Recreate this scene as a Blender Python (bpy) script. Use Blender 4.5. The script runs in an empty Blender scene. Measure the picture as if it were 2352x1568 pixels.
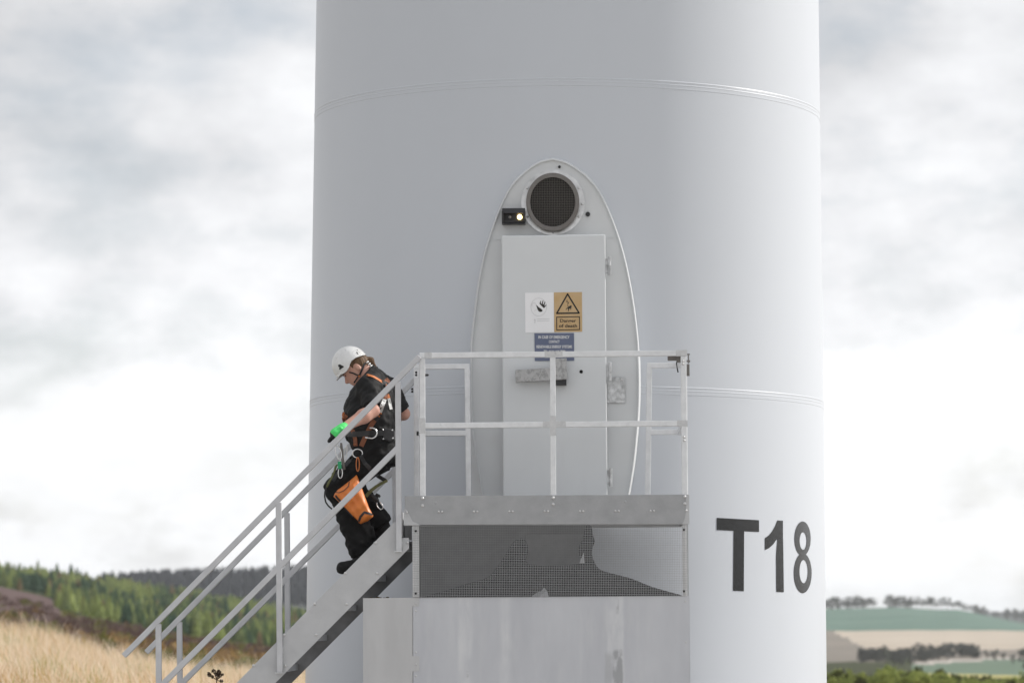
import bpy, bmesh, math, random
import numpy as np
from mathutils import Vector, Matrix, noise
from mathutils.bvhtree import BVHTree

random.seed(7)
rng = np.random.default_rng(7)
sc = bpy.context.scene
col = sc.collection
PI = math.pi

# ------------------------------------------------------------------ camera
# measured in a 2352 x 1568 px view of the photograph; world: x right, y away, z up,
# platform front plane y = 0, ground at the tower z = 0
FPX = 8000.0
def _rot(ax, a):
    c, s = math.cos(a), math.sin(a)
    return np.array({'x': [[1, 0, 0], [0, c, -s], [0, s, c]], 'z': [[c, -s, 0], [s, c, 0], [0, 0, 1]]}[ax])
CR = _rot('z', math.radians(1.067)) @ _rot('x', PI / 2 + math.atan(649 / 8000.)) @ _rot('z', math.radians(-.38))
CAM = np.array([0.06, -23.5, 1.65])
def ray(u, v):
    return CR @ np.array([(u - 1176) / FPX, (784 - v) / FPX, -1.])
def at(u, v, Y):
    """point of the vertical plane y = Y seen in direction (u, v)"""
    d = ray(u, v)
    return Vector(CAM + d * (Y - CAM[1]) / d[1])
cam_d = bpy.data.cameras.new('camera')
cam = bpy.data.objects.new('camera', cam_d)
col.objects.link(cam)
cam.matrix_world = Matrix.Translation(CAM.tolist()) @ Matrix(CR.tolist()).to_4x4()
cam_d.sensor_width = 36
cam_d.lens = FPX / 2352 * 36
cam_d.clip_start = .1
cam_d.clip_end = 40000
cam_d.dof.use_dof = True
cam_d.dof.focus_distance = 23.9
cam_d.dof.aperture_fstop = 3.4
cam_d.dof.aperture_blades = 9
sc.camera = cam

# ------------------------------------------------------------------ sky and sun
SUN_EL, SUN_AZ = 34.0, 69.0          # azimuth from +y towards +x
world = bpy.data.worlds.new('World')
sc.world = world
world.use_nodes = True
wn, wl = world.node_tree.nodes, world.node_tree.links
wn.clear()
def W(t, **k):
    n = wn.new(t)
    for a, b in k.items(): setattr(n, a, b)
    return n
wo = W('ShaderNodeOutputWorld')
sky = W('ShaderNodeTexSky', sky_type='NISHITA', sun_disc=False)
sky.sun_elevation = math.radians(SUN_EL); sky.sun_rotation = math.radians(SUN_AZ)
sky.air_density = 1.0; sky.dust_density = 1.5
b1 = W('ShaderNodeBackground'); b1.inputs[1].default_value = .12
wl.new(sky.outputs[0], b1.inputs[0])
tc = W('ShaderNodeTexCoord')
sep = W('ShaderNodeSeparateXYZ'); wl.new(tc.outputs['Generated'], sep.inputs[0])
def wmath(op, a, b=None, c=None, clamp=False):
    n = W('ShaderNodeMath', operation=op); n.use_clamp = clamp
    for i, x in enumerate((a, b, c)):
        if x is None: continue
        if isinstance(x, (int, float)): n.inputs[i].default_value = x
        else: wl.new(x, n.inputs[i])
    return n.outputs[0]
def wnoise(scale, zs, off, detail, rough=.55):
    m = W('ShaderNodeMapping'); m.inputs['Scale'].default_value = (1, 1, zs); m.inputs['Location'].default_value = off
    wl.new(tc.outputs['Generated'], m.inputs[0])
    n = W('ShaderNodeTexNoise'); n.inputs['Scale'].default_value = scale; n.inputs['Detail'].default_value = detail
    n.inputs['Roughness'].default_value = rough
    wl.new(m.outputs[0], n.inputs['Vector'])
    return n.outputs[0]
n_big = wnoise(7.0, 1.9, (.30, .0, .12), 2.0, .45)
n_mid = wnoise(16.0, 1.9, (.1, .2, .45), 8.0, .56)
n_low = wnoise(36.0, 1.7, (.7, .1, .3), 7.0, .55)
el = sep.outputs['Z']
# cloud brightness: bright towards the horizon, greyer deck higher up, broken by noises of three sizes
high = wmath('SMOOTH_MIN', wmath('MULTIPLY', wmath('MAXIMUM', wmath('SUBTRACT', el, .055), 0), 2.7), .29, .1)
bri = wmath('SUBTRACT', 1.015, high)
bri = wmath('ADD', bri, wmath('MULTIPLY', wmath('SUBTRACT', n_big, .52), .50))
bri = wmath('ADD', bri, wmath('MULTIPLY', wmath('SUBTRACT', n_mid, .50), .72))
lowband = wmath('SUBTRACT', 1.0, wmath('MULTIPLY', wmath('ABSOLUTE', el), 5.0), clamp=True)      # small heaped clouds near the horizon
bri = wmath('ADD', bri, wmath('MULTIPLY', wmath('MULTIPLY', wmath('SUBTRACT', n_low, .50), .62), lowband))
bri = wmath('MINIMUM', wmath('MAXIMUM', bri, .50), 1.02)
# clouds towards the sun are thinner and brighter
sd = W('ShaderNodeVectorMath', operation='DOT_PRODUCT'); wl.new(tc.outputs['Generated'], sd.inputs[0])
_a0, _e0 = math.radians(SUN_AZ), math.radians(SUN_EL)
sd.inputs[1].default_value = (math.sin(_a0) * math.cos(_e0), math.cos(_a0) * math.cos(_e0), math.sin(_e0))
glow = wmath('ADD', wmath('MULTIPLY', wmath('POWER', wmath('MAXIMUM', sd.outputs['Value'], 0), 3.0), .70), .985)
bri = wmath('MULTIPLY', bri, glow)
rmp = W('ShaderNodeCombineXYZ')
comb = W('ShaderNodeMix', data_type='RGBA'); comb.inputs[6].default_value = (.965, .98, 1.02, 1); comb.inputs[7].default_value = (.99, 1.0, 1.02, 1)
wl.new(wmath('MULTIPLY', bri, bri, clamp=True), comb.inputs[0])
mul = W('ShaderNodeMix', data_type='RGBA', blend_type='MULTIPLY'); mul.inputs[0].default_value = 1
wl.new(comb.outputs[2], mul.inputs[6]); 
cb = W('ShaderNodeCombineXYZ')
for i in range(3): wl.new(bri, cb.inputs[i])
wl.new(cb.outputs[0], mul.inputs[7])
b2 = W('ShaderNodeBackground'); b2.inputs[1].default_value = .90
wl.new(mul.outputs[2], b2.inputs[0])
mx = W('ShaderNodeMixShader')
cover = wmath('ADD', wmath('MULTIPLY', n_mid, 1.4), .28, clamp=True)   # thin blue gaps between the clouds
wl.new(cover, mx.inputs[0])
wl.new(b1.outputs[0], mx.inputs[1]); wl.new(b2.outputs[0], mx.inputs[2])
wl.new(mx.outputs[0], wo.inputs[0])

sun_d = bpy.data.lights.new('sun', 'SUN')
sun_d.energy = 3.1; sun_d.angle = math.radians(3.0); sun_d.color = (1, .965, .91)
sun = bpy.data.objects.new('sun', sun_d); col.objects.link(sun)
_a, _e = math.radians(SUN_AZ), math.radians(SUN_EL)
TO_SUN = Vector((math.sin(_a) * math.cos(_e), math.cos(_a) * math.cos(_e), math.sin(_e)))
sun.location = TO_SUN * 60
sun.rotation_euler = TO_SUN.to_track_quat('Z', 'Y').to_euler()

sc.view_settings.view_transform = 'Standard'
sc.view_settings.look = 'None'
sc.view_settings.exposure = 0.2
sc.view_settings.gamma = 1.0
sc.view_settings.use_curve_mapping = False
sc.render.engine = 'CYCLES'
sc.cycles.use_denoising = True
sc.cycles.max_bounces = 6
sc.cycles.volume_bounces = 1

# ------------------------------------------------------------------ materials
def new_mat(name):
    m = bpy.data.materials.new(name); m.use_nodes = True
    nt = m.node_tree
    return m, nt, nt.nodes['Principled BSDF']
def pmat(name, c, rough=.5, metal=0., var=.12, scale=4., detail=4., stretch=(1, 1, 1), c2=None, bump=0., bscale=60., spec=.5,
         spots=None, emit=None):
    """procedural material: base colour c drifting to c2 with world-space noise, fine relief, optional second spot colour"""
    m, nt, bs = new_mat(name)
    N, L = nt.nodes, nt.links
    geo = N.new('ShaderNodeNewGeometry')
    mp = N.new('ShaderNodeMapping'); mp.inputs['Scale'].default_value = stretch
    L.new(geo.outputs['Position'], mp.inputs[0])
    nz = N.new('ShaderNodeTexNoise'); nz.inputs['Scale'].default_value = scale; nz.inputs['Detail'].default_value = detail
    nz.inputs['Roughness'].default_value = .6
    L.new(mp.outputs[0], nz.inputs['Vector'])
    rp = N.new('ShaderNodeMapRange'); rp.inputs[1].default_value = .3; rp.inputs[2].default_value = .7
    L.new(nz.outputs[0], rp.inputs[0])
    mix = N.new('ShaderNodeMix'); mix.data_type = 'RGBA'
    if c2 is None: c2 = tuple(x * (1 - var) for x in c); c = tuple(min(1, x * (1 + var)) for x in c)
    mix.inputs[6].default_value = (*c, 1); mix.inputs[7].default_value = (*c2, 1)
    L.new(rp.outputs[0], mix.inputs[0])
    outc = mix.outputs[2]
    if spots:
        sc_, lo, hi, cs, st = spots
        mp2 = N.new('ShaderNodeMapping'); mp2.inputs['Scale'].default_value = st; L.new(geo.outputs['Position'], mp2.inputs[0])
        n2 = N.new('ShaderNodeTexNoise'); n2.inputs['Scale'].default_value = sc_; n2.inputs['Detail'].default_value = 6; n2.inputs['Roughness'].default_value = .65
        L.new(mp2.outputs[0], n2.inputs['Vector'])
        r2 = N.new('ShaderNodeMapRange'); r2.inputs[1].default_value = lo; r2.inputs[2].default_value = hi
        L.new(n2.outputs[0], r2.inputs[0])
        m2 = N.new('ShaderNodeMix'); m2.data_type = 'RGBA'; m2.inputs[7].default_value = (*cs, 1)
        L.new(r2.outputs[0], m2.inputs[0]); L.new(outc, m2.inputs[6]); outc = m2.outputs[2]
    L.new(outc, bs.inputs['Base Color'])
    bs.inputs['Roughness'].default_value = rough
    bs.inputs['Metallic'].default_value = metal
    bs.inputs['Specular IOR Level'].default_value = spec
    if bump:
        nb = N.new('ShaderNodeTexNoise'); nb.inputs['Scale'].default_value = bscale; nb.inputs['Detail'].default_value = 3
        L.new(mp.outputs[0], nb.inputs['Vector'])
        bp = N.new('ShaderNodeBump'); bp.inputs['Strength'].default_value = bump; bp.inputs['Distance'].default_value = .01
        L.new(nb.outputs[0], bp.inputs['Height']); L.new(bp.outputs[0], bs.inputs['Normal'])
    if emit:
        bs.inputs['Emission Color'].default_value = (*emit[0], 1); bs.inputs['Emission Strength'].default_value = emit[1]
    return m
M = {}
M['tower'] = pmat('tower_paint', (.585, .612, .655), .36, var=.008, scale=1.5, stretch=(1, 1, .25), spots=(.8, .5, .9, (.565, .59, .63), (1, 1, .5)), bump=.015, bscale=1.6)
M['frame'] = pmat('frame_paint', (.665, .68, .69), .45, var=.03, scale=3, spots=(2.0, .6, .85, (.60, .61, .615), (1, 1, .3)))
M['door'] = pmat('door_paint', (.69, .71, .725), .42, var=.02, scale=3, spots=(2.5, .6, .85, (.63, .64, .655), (1, 1, .25)))
M['galv'] = pmat('galvanised_rail', (.82, .83, .845), .38, .35, c2=(.70, .71, .725), scale=16, detail=6, spots=(9, .62, .78, (.50, .505, .51), (1, 1, 1)), bump=.12, bscale=120)
M['weld'] = pmat('zinc_sprayed_weld', (.56, .565, .575), .55, .3, c2=(.68, .685, .69), scale=30, spots=(40, .6, .7, (.45, .45, .45), (1, 1, 1)))
M['stringer'] = pmat('galvanised_plate', (.57, .575, .585), .5, .25, c2=(.48, .485, .495), scale=7, detail=7, spots=(26, .64, .74, (.60, .60, .60), (1, 1, 1)), bump=.08, bscale=90)
M['toe'] = pmat('weathered_zinc_toe_board', (.42, .425, .435), .5, .3, c2=(.345, .35, .36), scale=9, detail=7, spots=(7, .62, .75, (.44, .44, .44), (1, 1, 2.5)), bump=.08, bscale=90)
M['bright'] = pmat('bright_zinc', (.74, .75, .76), .30, .6, c2=(.30, .305, .31), scale=22, detail=6, spots=(12, .58, .7, (.26, .26, .26), (1, 1, 1)))
M['panel'] = pmat('aluminium_sheet', (.60, .615, .65), .45, .2, c2=(.50, .51, .535), scale=2.2, detail=5, stretch=(1.6, 1, .35),
                  spots=(3.4, .60, .70, (.70, .705, .715), (1.4, 1, .16)), bump=.03, bscale=40)
M['panel2'] = pmat('dull_aluminium_sheet', (.58, .58, .585), .55, .2, c2=(.50, .50, .505), scale=4, detail=6, stretch=(1.5, 1, .4), bump=.03, bscale=60)
M['stain'] = pmat('grey_water_stain', (.36, .365, .38), .5, .2, c2=(.44, .445, .46), scale=16, detail=6)
M['stainlt'] = pmat('pale_drip_stain', (.70, .71, .72), .5, .1, c2=(.60, .61, .63), scale=12, detail=6, stretch=(1, 1, .4))
M['flange'] = pmat('scratched_steel_flange', (.80, .80, .80), .28, .85, c2=(.45, .45, .45), scale=9, detail=4)
M['wire'] = pmat('zinc_wire', (.45, .455, .465), .45, .3, var=.1, scale=20)
M['strip'] = pmat('perforated_strip', (.82, .82, .82), .45, .1, var=.05, scale=20)
M['dark'] = pmat('black_plastic', (.022, .022, .024), .45, var=.2, scale=8)
M['rubber'] = pmat('black_rubber', (.012, .012, .013), .6, var=.2, scale=8)
M['bolt'] = pmat('bolt_zinc', (.66, .66, .66), .35, .4, var=.1, scale=40)
M['black_vinyl'] = pmat('black_vinyl', (.008, .0085, .009), .15, var=.25, scale=18, spec=.5, bump=.05, bscale=30)
M['white_sign'] = pmat('faded_white_sign', (.90, .90, .915), .4, var=.02, scale=8)
M['amber_sign'] = pmat('faded_amber_sign', (.56, .37, .17), .45, c2=(.60, .43, .24), scale=14)
M['blue_sign'] = pmat('slate_blue_sign', (.115, .14, .225), .45, c2=(.14, .165, .25), scale=10)
M['ink'] = pmat('black_ink', (.02, .018, .014), .5, var=.1)
M['greyink'] = pmat('faded_grey_ink', (.62, .62, .63), .5, var=.03)
M['whiteink'] = pmat('white_ink', (.82, .82, .82), .5, var=.02)
M['vent'] = pmat('brown_grey_vent', (.16, .145, .135), .5, .2, c2=(.20, .19, .18), scale=10)
M['ventwire'] = pmat('brown_wire', (.11, .10, .09), .5, .1, var=.1)
M['void'] = pmat('dark_cavity', (.006, .006, .006), .9, var=.1)
M['bulb'] = pmat('lit_lamp', (1, .9, .6), .3, var=0., emit=((1, .74, .34), 5.0))
M['sensor'] = pmat('grey_lens', (.35, .35, .36), .25, var=.05)
M['rustzinc'] = pmat('scuffed_zinc', (.52, .52, .52), .5, .25, c2=(.42, .42, .42), scale=30, spots=(46, .50, .58, (.33, .33, .33), (1, 1, .8)))

# ------------------------------------------------------------------ mesh builder
class MB:
    def __init__(s): s.v = []; s.f = []; s.m = []
    def add(s, vs, fs, mi=0):
        o = len(s.v); s.v += [tuple(p) for p in vs]; s.f += [tuple(i + o for i in f) for f in fs]; s.m += [mi] * len(fs); return s
    def box(s, a, b, mi=0):
        x0, y0, z0 = a; x1, y1, z1 = b
        return s.add([(x0, y0, z0), (x1, y0, z0), (x1, y1, z0), (x0, y1, z0), (x0, y0, z1), (x1, y0, z1), (x1, y1, z1), (x0, y1, z1)],
                     [(0, 3, 2, 1), (4, 5, 6, 7), (0, 1, 5, 4), (1, 2, 6, 5), (2, 3, 7, 6), (3, 0, 4, 7)], mi)
    def bar(s, p, q, w, h, side=(0, 1, 0), mi=0, ext=0.):
        """square bar p..q, w across `side`, h across the third axis"""
        p, q = Vector(p), Vector(q); d = (q - p).normalized(); p -= d * ext; q += d * ext
        a = Vector(side); a = (a - d * a.dot(d)).normalized(); b = d.cross(a)
        vs = [e + a * (w / 2 * i) + b * (h / 2 * j) for e in (p, q) for i, j in ((-1, -1), (1, -1), (1, 1), (-1, 1))]
        return s.add(vs, [(0, 1, 2, 3), (4, 7, 6, 5), (0, 4, 5, 1), (1, 5, 6, 2), (2, 6, 7, 3), (3, 7, 4, 0)], mi)
    def cyl(s, p, q, r0, r1=None, n=12, mi=0, caps=True):
        r1 = r0 if r1 is None else r1
        p, q = Vector(p), Vector(q); d = (q - p).normalized(); a = d.orthogonal().normalized(); b = d.cross(a)
        vs = [e + (a * math.cos(2 * PI * i / n) + b * math.sin(2 * PI * i / n)) * r for e, r in ((p, r0), (q, r1)) for i in range(n)]
        fs = [(i, (i + 1) % n, n + (i + 1) % n, n + i) for i in range(n)]
        if caps: fs += [tuple(range(n - 1, -1, -1)), tuple(range(n, 2 * n))]
        return s.add(vs, fs, mi)
    def tube(s, pts, r, n=6, mi=0, closed=False):
        pts = [Vector(p) for p in pts]; k = len(pts); vs = []; fs = []
        ref = Vector((.31, .77, .55))
        for i, p in enumerate(pts):
            t = (pts[(i + 1) % k] - pts[i - 1]) if closed else (pts[min(i + 1, k - 1)] - pts[max(i - 1, 0)])
            t.normalize(); a = t.cross(ref).normalized(); b = t.cross(a)
            rr = r[i] if isinstance(r, (list, tuple)) else r
            vs += [p + (a * math.cos(2 * PI * j / n) + b * math.sin(2 * PI * j / n)) * rr for j in range(n)]
        for i in range(k if closed else k - 1):
            o, w = i * n, ((i + 1) % k) * n
            fs += [(o + j, o + (j + 1) % n, w + (j + 1) % n, w + j) for j in range(n)]
        if not closed: fs += [tuple(range(n - 1, -1, -1)), tuple(range((k - 1) * n, k * n))]
        return s.add(vs, fs, mi)
    def prism(s, poly, vec, mi=0):
        poly = [Vector(p) for p in poly]; vec = Vector(vec); n = len(poly)
        vs = poly + [p + vec for p in poly]
        return s.add(vs, [tuple(range(n)), tuple(range(2 * n - 1, n - 1, -1))] + [(i, n + i, n + (i + 1) % n, (i + 1) % n) for i in range(n)], mi)
    def dome(s, c, nrm, r, h, n=8, mi=0):
        c, d = Vector(c), Vector(nrm).normalized(); a = d.orthogonal().normalized(); b = d.cross(a); vs = []
        for rr, hh in ((1, -.3), (1, .45), (.62, .9)):
            vs += [c + (a * math.cos(2 * PI * i / n) + b * math.sin(2 * PI * i / n)) * r * rr + d * h * hh for i in range(n)]
        vs.append(c + d * h)
        fs = [(k * n + i, k * n + (i + 1) % n, (k + 1) * n + (i + 1) % n, (k + 1) * n + i) for k in (0, 1) for i in range(n)]
        fs += [(2 * n + i, 2 * n + (i + 1) % n, 3 * n) for i in range(n)]
        return s.add(vs, fs, mi)
    def build(s, name, mats, parent=None, smooth=False, bevel=0., fix=True):
        me = bpy.data.meshes.new(name)
        off = Vector(parent_world(parent)) if parent is not None else Vector((0, 0, 0))
        me.from_pydata([(p[0] - off.x, p[1] - off.y, p[2] - off.z) for p in s.v], [], s.f)
        ml = mats if isinstance(mats, (list, tuple)) else [mats]
        for x in ml: me.materials.append(x)
        if len(ml) > 1: me.polygons.foreach_set('material_index', s.m)
        if fix:
            bm = bmesh.new(); bm.from_mesh(me); bmesh.ops.recalc_face_normals(bm, faces=bm.faces); bm.to_mesh(me); bm.free()
        if smooth: me.polygons.foreach_set('use_smooth', [True] * len(me.polygons))
        me.update()
        o = bpy.data.objects.new(name, me); col.objects.link(o)
        if parent is not None: o.parent = parent
        if bevel:
            md = o.modifiers.new('edge', 'BEVEL'); md.width = bevel; md.segments = 2; md.limit_method = 'ANGLE'; md.angle_limit = math.radians(40)
            md.harden_normals = False
        return o
def parent_world(o):
    p = Vector((0, 0, 0))
    while o is not None: p += Vector(o.location); o = o.parent
    return p
def tag(o, label=None, cat=None, group=None, kind=None):
    for k, v in (('label', label), ('category', cat), ('group', group), ('kind', kind)):
        if v: o[k] = v
    return o
def thing(name, loc, label, cat, group=None):
    o = bpy.data.objects.new(name, None); o.empty_display_size = .2; o.location = loc; col.objects.link(o)
    return tag(o, label, cat, group)
_bolt = {}
def bolts(parent, pts, r, h, nrm=(0, -1, 0), mat=None, name='bolt'):
    key = (r, h, nrm, mat and mat.name)
    if key not in _bolt:
        m = MB().dome((0, 0, 0), nrm, r, h); me = bpy.data.meshes.new(name); me.from_pydata(m.v, [], m.f)
        me.materials.append(mat or M['bolt']); me.polygons.foreach_set('use_smooth', [True] * len(me.polygons)); _bolt[key] = me
    for p in pts:
        o = bpy.data.objects.new(name, _bolt[key]); col.objects.link(o); o.parent = parent
        o.location = Vector(p) - parent_world(parent)
def ellipse_uv(cu, cv, ru, rv, n=48, a0=0., a1=2 * PI):
    return [(cu + ru * math.cos(a0 + (a1 - a0) * i / n), cv + rv * math.sin(a0 + (a1 - a0) * i / n)) for i in range(n)]
def uvpoly(pts, Y): return [at(u, v, Y) for u, v in pts]

# ------------------------------------------------------------------ ground, hills and fields
def vh(u): return 1432.0 - .00663 * (u - 1329)          # eye level in the view
# per column: distance -> height of the ground in the view (None-free lists), near ground given as z
COLS = {
 -150: [(3, 'z', 0), (24, 'z', .12), (40, 'z', .6), (75, 'v', 1478), (95, 'v', 1490), (130, 'v', 1466), (250, 'v', 1400), (400, 'v', 1345), (850, 'v', 1310), (1000, 'v', 1335), (1220, 'v', 1365), (1450, 'v', 1345), (1800, 'v', 1360), (6500, 'v', 1400)],
 0:    [(3, 'z', 0), (24, 'z', .10), (40, 'z', .55), (75, 'v', 1487), (95, 'v', 1500), (130, 'v', 1470), (250, 'v', 1412), (400, 'v', 1360), (850, 'v', 1323), (1000, 'v', 1345), (1220, 'v', 1370), (1450, 'v', 1345), (1800, 'v', 1360), (6500, 'v', 1400)],
 150:  [(3, 'z', 0), (24, 'z', .08), (40, 'z', .48), (75, 'v', 1517), (95, 'v', 1520), (130, 'v', 1474), (250, 'v', 1435), (400, 'v', 1406), (850, 'v', 1337), (1000, 'v', 1355), (1220, 'v', 1370), (1450, 'v', 1337), (1800, 'v', 1355), (6500, 'v', 1400)],
 300:  [(3, 'z', 0), (24, 'z', .05), (40, 'z', .42), (75, 'v', 1568), (95, 'v', 1571), (130, 'v', 1492), (250, 'v', 1462), (400, 'v', 1443), (850, 'v', 1354), (1000, 'v', 1370), (1220, 'v', 1372), (1450, 'v', 1328), (1800, 'v', 1350), (6500, 'v', 1400)],
 450:  [(3, 'z', 0), (24, 'z', .02), (40, 'z', .36), (75, 'v', 1586), (95, 'v', 1589), (130, 'v', 1512), (250, 'v', 1485), (400, 'v', 1468), (850, 'v', 1383), (1000, 'v', 1393), (1220, 'v', 1385), (1450, 'v', 1321), (1800, 'v', 1345), (6500, 'v', 1400)],
 600:  [(3, 'z', 0), (24, 'z', 0), (40, 'z', .30), (75, 'v', 1596), (95, 'v', 1599), (130, 'v', 1525), (250, 'v', 1503), (400, 'v', 1490), (850, 'v', 1404), (1000, 'v', 1412), (1220, 'v', 1390), (1450, 'v', 1316), (1800, 'v', 1345), (6500, 'v', 1400)],
 700:  [(3, 'z', 0), (24, 'z', 0), (40, 'z', .26), (75, 'v', 1600), (95, 'v', 1603), (130, 'v', 1530), (250, 'v', 1510), (400, 'v', 1498), (850, 'v', 1426), (1000, 'v', 1430), (1220, 'v', 1395), (1450, 'v', 1313), (1800, 'v', 1345), (6500, 'v', 1400)],
 1200: [(3, 'z', 0), (24, 'z', 0), (40, 'z', .05), (75, 'z', -.2), (130, 'v', 1580), (400, 'v', 1540), (850, 'v', 1480), (1250, 'v', 1440), (1450, 'v', 1360), (1800, 'v', 1370), (6500, 'v', 1400)],
 1800: [(3, 'z', 0), (24, 'z', 0), (40, 'z', -.3), (75, 'z', -1.2), (130, 'v', 1588), (250, 'v', 1578), (400, 'v', 1560), (500, 'v', 1553), (700, 'v', 1537), (1000, 'v', 1508), (1400, 'v', 1447), (2000, 'v', 1398), (2200, 'v', 1405), (3000, 'v', 1412), (6500, 'v', 1405)],
 2050: [(3, 'z', 0), (24, 'z', 0), (40, 'z', -.3), (75, 'z', -1.2), (130, 'v', 1592), (250, 'v', 1580), (400, 'v', 1562), (500, 'v', 1554), (700, 'v', 1537), (1000, 'v', 1500), (1400, 'v', 1445), (2000, 'v', 1393), (2200, 'v', 1402), (3000, 'v', 1412), (6500, 'v', 1405)],
 2200: [(3, 'z', 0), (24, 'z', 0), (40, 'z', -.3), (75, 'z', -1.2), (130, 'v', 1596), (250, 'v', 1580), (400, 'v', 1560), (500, 'v', 1553), (700, 'v', 1540), (1000, 'v', 1500), (1400, 'v', 1444), (2000, 'v', 1399), (2200, 'v', 1406), (3000, 'v', 1408), (6500, 'v', 1405)],
 2352: [(3, 'z', 0), (24, 'z', 0), (40, 'z', -.3), (75, 'z', -1.2), (130, 'v', 1598), (250, 'v', 1580), (400, 'v', 1560), (500, 'v', 1554), (700, 'v', 1545), (1000, 'v', 1496), (1400, 'v', 1446), (2000, 'v', 1432), (2200, 'v', 1434), (3000, 'v', 1420), (4200, 'v', 1403), (6500, 'v', 1405)],
}
CU = sorted(COLS)
_TAB = {}
for _u in COLS:
    _d = np.array([math.log(x[0]) for x in COLS[_u]]); _s = np.array([((x[2] if x[1] == 'z' else 1.65 + (vh(_u) - x[2]) * x[0] / FPX) - 1.65) / x[0] for x in COLS[_u]]); _TAB[_u] = (_d, _s)
def _colz(u, d):      # z/d (slope seen from the eye), so that ridges stay where they were measured
    return float(np.interp(math.log(d), *_TAB[u]))
def ground_z(u, d):
    u = min(max(u, CU[0]), CU[-1]); d = max(3., min(d, 6500.))
    i = max(k for k in range(len(CU) - 1) if CU[k] <= u or k == 0)
    a, b = CU[i], CU[i + 1]; t = (u - a) / (b - a)
    sa, sb = _colz(a, d), _colz(b, d)
    s = sa + (sb - sa) * t
    z = 1.65 + s * d
    if d > 90: z += d * .00035 * noise.noise(Vector((u * .012, math.log(d) * 5, 3.1)))
    return z
YAWF = math.radians(1.067)
FW = Vector((-math.sin(YAWF), math.cos(YAWF), 0)); RT = Vector((math.cos(YAWF), math.sin(YAWF), 0))
# the view's centre column as seen on the ground (roll and pitch shift it by a few pixels only)
def ground_pt(u, d):
    lat = (u - 1176.) / FPX * d * .9967
    p = Vector((CAM[0], CAM[1], 0)) + FW * d + RT * lat
    p.z = ground_z(u, d)
    return p
def gv(u, d):      # where ground at (u, d) shows up in the view
    return vh(u) - (ground_z(u, d) - 1.65) * FPX / d
def interp(x, pts): return float(np.interp(x, [p[0] for p in pts], [p[1] for p in pts]))
HEATHER_TOP = [(-150, 1338), (0, 1348), (57, 1357), (115, 1371), (128, 1402)]
def region(u, d):
    v = gv(u, d)
    if u < 1300:
        if d < 30: return 'bounce_gravel_pad'
        if d < 88: return 'ground'
        if u < 132 and d > 170 and v > interp(u, HEATHER_TOP) - 4 and d < 520: return 'heather_slope'
        if d < 390: return 'moor'
        if d < 1000: return 'forest_floor'
        return 'far_hill'
    if d < 30: return 'bounce_gravel_pad'
    if u < 1750 or d < 88: return 'ground'
    if d > 2150: return 'far_hill'
    if d > 1000 and v < 1445 + (u - 1898) * .003: return 'pasture_field'
    diag = interp(v, [(1446, 1905), (1495, 1995), (1520, 2040)])
    if v < 1492 and d > 800: return 'stubble_field' if u > diag else 'fallow_field'
    if v < 1518 and u <= diag and d > 700: return 'fallow_field'
    track = interp(u, [(2100, 1523), (2340, 1507), (2400, 1503)])
    if u > 2090 and d > 500:
        if v < track - 3: return 'fallow_field'
        if v < track + 2: return 'farm_track'
        if v < 1545 + (u - 2175) * .03: return 'green_field'
        if v < 1557: return 'hay_field'
    return 'forest_floor' if d > 400 else 'ground'
phis = sorted(set([round(x, 3) for x in np.linspace(-180, -24, 40)] + [round(x, 3) for x in np.linspace(-24, -9.6, 30)] +
                  [round(x, 4) for x in np.linspace(-9.6, 9.6, 420)] + [round(x, 3) for x in np.linspace(9.6, 24, 30)] + [round(x, 3) for x in np.linspace(24, 180, 40)]))[:-1]
rings = [3.0] + list(np.exp(np.linspace(math.log(8), math.log(6500), 170)))
GV = {}; gverts = []; gidx = []
for j, d in enumerate(rings):
    for i, ph in enumerate(phis):
        a = math.radians(ph)
        if abs(ph) < 30:
            u = 1176 + FPX * math.tan(a) / .9967; p = ground_pt(u, d)
        else:
            u = -9999 if ph < 0 else 9999
            r = d / math.cos(math.radians(30)); p = Vector((CAM[0], CAM[1], 0)) + (FW * math.cos(a) + RT * math.sin(a)) * r
            # behind the viewer the moor runs level
            t = min(1, (abs(ph) - 30) / 40); p.z = ground_z(u, d) * (1 - t) + t * (-.02 * d ** .8 + .1)
        gverts.append(p)
n = len(phis)
faces = {}
for j in range(len(rings) - 1):
    for i in range(n):
        i2 = (i + 1) % n
        a = math.radians((phis[i] + phis[i2]) / 2) if i2 else math.radians(180)
        d = math.sqrt(rings[j] * rings[j + 1])
        rg = region(1176 + FPX * math.tan(a) / .9967, d) if abs(math.degrees(a)) < 12 else ('bounce_gravel_pad' if d < 30 else 'ground' if d < 300 else 'moor' if d < 1100 else 'far_hill')
        faces.setdefault(rg, []).append((j * n + i, j * n + i2, (j + 1) * n + i2, (j + 1) * n + i))
faces['bounce_gravel_pad'].append(tuple(range(n - 1, -1, -1)))
M['ground'] = pmat('rough_moor_ground', (.24, .18, .095), .95, c2=(.16, .12, .06), scale=.6, detail=8, bump=.4, bscale=8, spec=.1)
M['moor'] = pmat('moor_scrub_ground', (.13, .095, .06), .95, c2=(.085, .07, .04), scale=.12, detail=8, spec=.1)
M['heather'] = pmat('heather_hillside', (.125, .085, .085), .95, c2=(.09, .065, .055), scale=.10, detail=9, stretch=(1, .3, 1), spec=.05, spots=(.15, .58, .72, (.11, .085, .05), (1, .3, 1)))
M['forest_floor'] = pmat('forest_floor', (.06, .065, .03), .95, c2=(.035, .045, .02), scale=.1, detail=6, spec=.05)
M['far_hill'] = pmat('far_hill_ground', (.075, .08, .08), .95, var=.2, scale=.01, spec=.05)
M['pasture'] = pmat('pasture', (.085, .15, .12), .95, c2=(.145, .215, .175), scale=.02, detail=6, spec=.05)
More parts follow.
